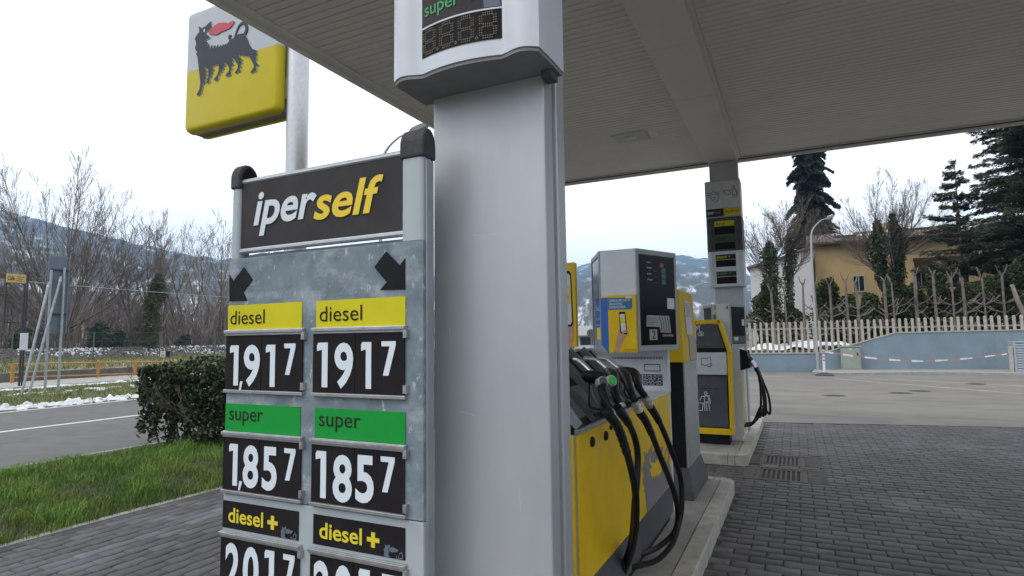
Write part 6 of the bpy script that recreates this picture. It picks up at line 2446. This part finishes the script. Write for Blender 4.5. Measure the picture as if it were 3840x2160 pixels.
# the bare wood beyond: countless saplings read as one mass
rnd = random.Random(9)
S_, tones = [], []
def sapling(x, y, z, h, tone):
    nseg = 3
    p = Vector((x, y, z))
    d = Vector((rnd.gauss(0, .08), rnd.gauss(0, .08), 1)).normalized()
    r0 = .05 + .006 * h
    for i in range(nseg):
        q = p + d * h / nseg
        S_.append((tuple(p), tuple(q), r0 * (1 - i / nseg) + .02, r0 * (1 - (i + 1) / nseg) + .02))
        tones.append(tone)
        for b in range(4):
            f_ = rnd.random()
            s_ = p.lerp(q, f_)
            a = rnd.uniform(0, 6.28)
            e = Vector((math.cos(a) * .6, math.sin(a) * .6, rnd.uniform(.5, 1.3))).normalized()
            L_ = h * rnd.uniform(.12, .28) * (1 - .2 * i)
            m_ = s_ + e * L_
            S_.append((tuple(s_), tuple(m_), .024, .016))
            tones.append(tone)
            for c_ in range(2):
                e2 = (e + Vector((rnd.gauss(0, .5), rnd.gauss(0, .5), rnd.uniform(.1, .6)))).normalized()
                s2 = s_.lerp(m_, rnd.uniform(.4, 1))
                S_.append((tuple(s2), tuple(s2 + e2 * L_ * .6), .018, .010))
                tones.append(tone)
        p = q
        d = (d + Vector((rnd.gauss(0, .1), rnd.gauss(0, .1), 0))).normalized()


for k in range(1900):
    azm = R(rnd.uniform(-73, -36))
    dd = rnd.uniform(72, 150)
    x, y = math.sin(azm) * dd, math.cos(azm) * dd
    if x > -61: continue
    z = 0.6 + max(0, (-x - 62)) * .09
    h = rnd.uniform(2.5, 6.2)
    sapling(x, y, z, h, rnd.random())
for k in range(260):                      # undergrowth at the foot of the trees
    y = rnd.uniform(20, 62)
    sapling(rnd.uniform(-62, -58.5), y, .6, rnd.uniform(1.2, 3.2), rnd.random())
o = link('bare_wood', twig_mesh('bare_wood', S_, TWIG, tones))
o['kind'] = 'stuff'
# scattered far trees below the middle hill
S_, tones = [], []
for k in range(240):
    azm = R(rnd.uniform(-36, -1))
    dd = rnd.uniform(110, 190)
    sapling(math.sin(azm) * dd, math.cos(azm) * dd, 0, rnd.uniform(3, 7), rnd.random())
o = link('distant_wood', twig_mesh('distant_wood', S_, TWIG, tones))
o['kind'] = 'stuff'

# ---- right-hand side
GR = 'bare trees with ivy trunks before the houses'
def round_tree(label, loc, base, top, zt, n, a0, a1, L_, seed, r_=.05, side=.95):
    rn = random.Random(seed)
    st = []
    for k in range(n):
        a = a0 + (a1 - a0) * k / (n - 1) + rn.uniform(-5, 5)
        f_ = rn.uniform(.62, 1.0)
        p = Vector(base).lerp(Vector(top), f_)
        st.append((tuple(p), (math.sin(R(a)), rn.uniform(-.5, .5), math.cos(R(a))), L_ * rn.uniform(.85, 1.05), r_))
    mid = Vector(base).lerp(Vector(top), .5) + Vector((.05, 0, 0))
    return fan_tree(label, loc, st, seed, BARK, [([base, tuple(mid), top], .2, .10)], group=GR, side=side, nside=3, lev=2, up=.10, sp=.55, rmin=.0048, first=1, wob=.08)


t = round_tree('round crowned bare tree with ivy trunk leaning left before the ochre house', (5.1, 42, .9), (5.2, 42, .8), (4.7, 42, 7.4), 8.4, 12, -80, 34, 4.1, 21)
ivy_column(t, [(5.2, 42, 2.4), (5.05, 42, 4.2), (4.85, 42, 5.6), (4.66, 42, 7.0), (4.78, 42, 8.5)], [.42, .55, .70, .72, .30], 6500, .13, IVY, 5)
t = round_tree('round crowned bare tree with upright ivy trunk before the ochre house', (5.7, 42.4, .9), (5.6, 42.4, .8), (5.8, 42.4, 7.6), 8.7, 12, -40, 78, 3.9, 22)
ivy_column(t, [(5.62, 42.4, 2.4), (5.68, 42.4, 4.4), (5.75, 42.4, 6.0), (5.82, 42.4, 7.3), (5.6, 42.4, 9.0)], [.42, .52, .66, .60, .22], 6500, .13, IVY, 6)
t = round_tree('small bare tree with ivy trunk left of the white house', (-1.15, 38, .9), (-1.05, 38, .8), (-1.25, 38, 6.4), 7, 9, -72, 40, 2.9, 23, .04, .8)
ivy_column(t, [(-1.1, 38, 1.8), (-1.15, 38, 4.6), (-1.3, 38, 6.2), (-1.2, 38, 7.1)], [.5, .68, .72, .3], 4500, .12, IVY, 7)
t = round_tree('small bare tree with ivy trunk in front of the white house', (-.3, 38.3, .9), (-.35, 38.3, .8), (-.2, 38.3, 6.8), 7.4, 9, -40, 68, 2.8, 24, .04, .8)
ivy_column(t, [(-.35, 38.3, 1.8), (-.3, 38.3, 4.8), (-.15, 38.3, 6.5), (-.1, 38.3, 7.5)], [.32, .46, .55, .2], 3600, .12, IVY, 8)


def conifer(label, loc, z0, z1, prof, nb, seed, m, name, needles=10, size=.3, droop=-.15, width=.35, layered=False, gap=0.0):
    """trunk and whorled branches clothed in needle sprays; prof(z) gives branch length"""
    x, y, zb = loc
    t = thing(name, loc, label, 'tree')
    g = np.random.default_rng(seed)
    mb = MB()
    rt = .018 * (z1 - zb)
    mb.tube([(x, y, zb - .2), (x, y, zb + (z1 - zb) * .5), (x, y, z1)], [rt * .62, rt * .36, .02], 8)
    obj('trunk', mb, BARK, t)
    S_, P, D, T = [], [], [], []
    for k in range(nb):
        z = z0 + (z1 - z0) * (k + g.random()) / nb
        if layered:
            z = round(z / gap) * gap + g.normal(0, .13)
        a = g.uniform(0, 2 * np.pi)
        Lb = prof(z) * g.uniform(.55, 1.12)
        if Lb < .05: continue
        tone = g.uniform(.1, .8)
        p = np.array([x, y, z])
        d = np.array([math.cos(a), math.sin(a), .12 + g.normal(0, .08)])
        ns = 5
        pts = [p]
        for s_ in range(ns):
            d = d + np.array([0, 0, droop / ns * 1.6])
            p = p + d / np.linalg.norm(d) * Lb / ns
            pts.append(p)
        for s_ in range(ns):
            S_.append((tuple(pts[s_]), tuple(pts[s_ + 1]), .035 * (1 - s_ / ns) + .008, .035 * (1 - (s_ + 1) / ns) + .008))
        n = int(needles * Lb * 4)
        f_ = np.sort(g.random(n)) ** .75 * ns
        i = np.minimum(f_.astype(int), ns - 1)
        pa = np.array(pts)
        q = pa[i] + (pa[i + 1] - pa[i]) * (f_ - i)[:, None]
        side = np.array([-math.sin(a), math.cos(a), 0])
        sw = width * Lb * (1.05 - f_ / ns * .75) * .5
        off = g.uniform(-1, 1, n)
        q = q + side * (off * sw)[:, None] + np.stack([0 * off, 0 * off, g.normal(0, .05, n) - .10 * np.abs(off)], -1)
        dd = np.array([math.cos(a), math.sin(a), 0])[None] * .8 + side[None] * (off * 1.1)[:, None] + np.stack([0 * off, 0 * off, g.normal(-.15, .25, n)], -1)
        P.append(q)
        D.append(dd)
        T.append(np.clip(tone + g.normal(0, .18, n), 0, 1))
    P, D, T = np.concatenate(P), np.concatenate(D), np.concatenate(T)
    link('branches', twig_mesh('branches', S_, BARK), t)['kind'] = 'stuff'
    o = link('foliage', leaf_mesh('foliage', P, g.uniform(size * .6, size * 1.35, len(P)), m, D, .34, g, tonefn=lambda p, r_: T, flat=.0), t)
    o['kind'] = 'stuff'
    return t


conifer('tall dark fir rising behind the roof of the ochre house', (1.75, 60, .9), 5, 25, lambda z: (2.6 - max(0, z - 10) * .10) * (1 + .16 * math.sin(z * 2.3)), 620, 31, FIRL, 'fir_tree', needles=46, size=.26, droop=-.75, width=.75)
conifer('slender cedar with sparse tiered branches left of the big cedar', (8.45, 40, .9), 4.6, 11.2, lambda z: .35 + (11.2 - z) * .42, 95, 32, CEDL, 'cedar_tree', needles=30, size=.17, droop=.02, width=.30, layered=True, gap=.62)
conifer('huge dark cedar at the right edge of the picture', (12.1, 39, .9), 3.2, 19, lambda z: (3.55 if z < 8 else 3.55 - (z - 8) * .16) * (1 + .10 * math.sin(z * 2.1)), 820, 33, CEDL, 'cedar_tree', needles=36, size=.16, droop=-.12, width=.45, layered=True, gap=.42)

# cypress bushes behind the pickets
BS = [(-1.45, 4.75, .85), (-.2, 3.6, .65), (1.55, 4.85, .75), (2.65, 3.8, .75), (3.5, 3.9, .7), (4.65, 4.5, .75), (5.65, 4.3, .8), (6.6, 4.8, .85), (7.6, 4.3, .85), (8.7, 4.5, .95), (9.9, 5.1, 1.0)]
names = ['leftmost', 'second', 'third', 'fourth', 'fifth', 'sixth', 'seventh', 'eighth', 'ninth', 'tenth', 'eleventh', 'twelfth', 'thirteenth', 'fourteenth', 'fifteenth']
for k, (x, zt, rr) in enumerate(BS):
    lab = '%s cypress bush%s in the row behind the pollarded trunks' % (names[k], '' if k == 0 else ' from the left')
    t = thing('cypress_bush', (x, 36.4, .9), lab, 'bush', 'cypress bushes behind the fence')
    g = np.random.default_rng(100 + k)
    ivy_column(t, [(x, 36.4 + g.uniform(-.4, .4), 1.0), (x, 36.4, zt * .6), (x + g.uniform(-.2, .2), 36.4, zt - .35)], [rr * 1.6, rr * 1.5, rr * .6], 9000, .14, JUN, 120 + k, 'foliage')
# pollarded trunks
PO = [(-1.05, 4.5), (-.43, 4.6), (.33, 4.75), (1.02, 4.6), (1.66, 4.7), (2.38, 4.85), (2.92, 4.7), (4.05, 4.75), (4.42, 4.65), (5.32, 4.95), (6.12, 4.95), (6.80, 4.75), (7.26, 4.8), (8.05, 4.7), (8.72, 4.75)]
for k, (x, zt) in enumerate(PO):
    rn = random.Random(200 + k)
    lab = '%s pollarded trunk%s behind the concrete pickets' % (names[k], '' if k == 0 else ' from the left')
    t = thing('pollarded_tree', (x, 34.5, .9), lab, 'tree', 'pollarded trees behind the fence')
    mb = MB()
    ln = rn.uniform(-.12, .12)
    A = [(x, 34.5, .8), (x + ln * .4, 34.5, 2.2), (x + ln, 34.5 + rn.uniform(-.1, .1), zt - .5)]
    r0 = rn.uniform(.06, .095)
    C = catmull(A, 5)
    mb.tube(C, [r0 - .025 * i / (len(C) - 1) for i in range(len(C))], 8)
    obj('trunk', mb, BARK_R, t, smooth=True)
    for j in range(rn.randint(16, 22)):
        f_ = rn.uniform(.28, .8) if j > 4 else 1.0
        p = Vector(C[int(f_ * (len(C) - 1))])
        a = rn.choice([0, math.pi]) + rn.gauss(0, .65)
        L_ = rn.uniform(.3, 1.05) * (1.0 if f_ < 1 else .6)
        d = Vector((math.cos(a) * (1 if f_ < 1 else .55), math.sin(a), rn.uniform(.25, .6) if f_ < 1 else rn.uniform(.8, 1.3))).normalized()
        d2 = (d + Vector((0, 0, .55))).normalized()
        m_ = p + d * L_ * .55
        e = m_ + d2 * L_ * .45
        mb = MB()
        rb = rn.uniform(.018, .034)
        mb.tube([p, m_, e], [rb, rb * .85, rb * .75], 6)
        mb.tube([e - d2 * .004, e + d2 * .012], rb * .72, 6, mi=1)
        obj('limb', mb, [BARK_R, CUT], t, smooth=True)
t = thing('leaning_trunk', (9.3, 34.0, .9), 'bare leaning trunk at the right end of the pollarded row', 'tree trunk')
mb = MB()
mb.tube(catmull([(9.75, 34, .8), (9.5, 34, 1.9), (9.15, 34, 2.9), (8.95, 34, 3.8)], 4), [.13 - .004 * i for i in range(13)], 8)
obj('trunk', mb, BARK_P, t, smooth=True)
mb = MB()
mb.tube([(8.94, 34, 3.79), (8.935, 34, 3.83)], .075, 8)
obj('cut_end', mb, CUT, t)

# ================================================================== HAZE
HZ = bpy.data.materials.new('haze_air')
HZ.use_nodes = True
for n_ in list(HZ.node_tree.nodes):
    HZ.node_tree.nodes.remove(n_)
ho = HZ.node_tree.nodes.new('ShaderNodeOutputMaterial')
pv = HZ.node_tree.nodes.new('ShaderNodeVolumePrincipled')
pv.inputs['Color'].default_value = (0.33, 0.63, 1.0, 1)
pv.inputs['Density'].default_value = 0.00042
pv.inputs['Anisotropy'].default_value = 0.0
HZ.node_tree.links.new(pv.outputs[0], ho.inputs['Volume'])
mb = MB()
mb.box(-2600, 2600, -2600, 2600, -1.4, 290)
obj('haze', mb, HZ, kind='stuff')
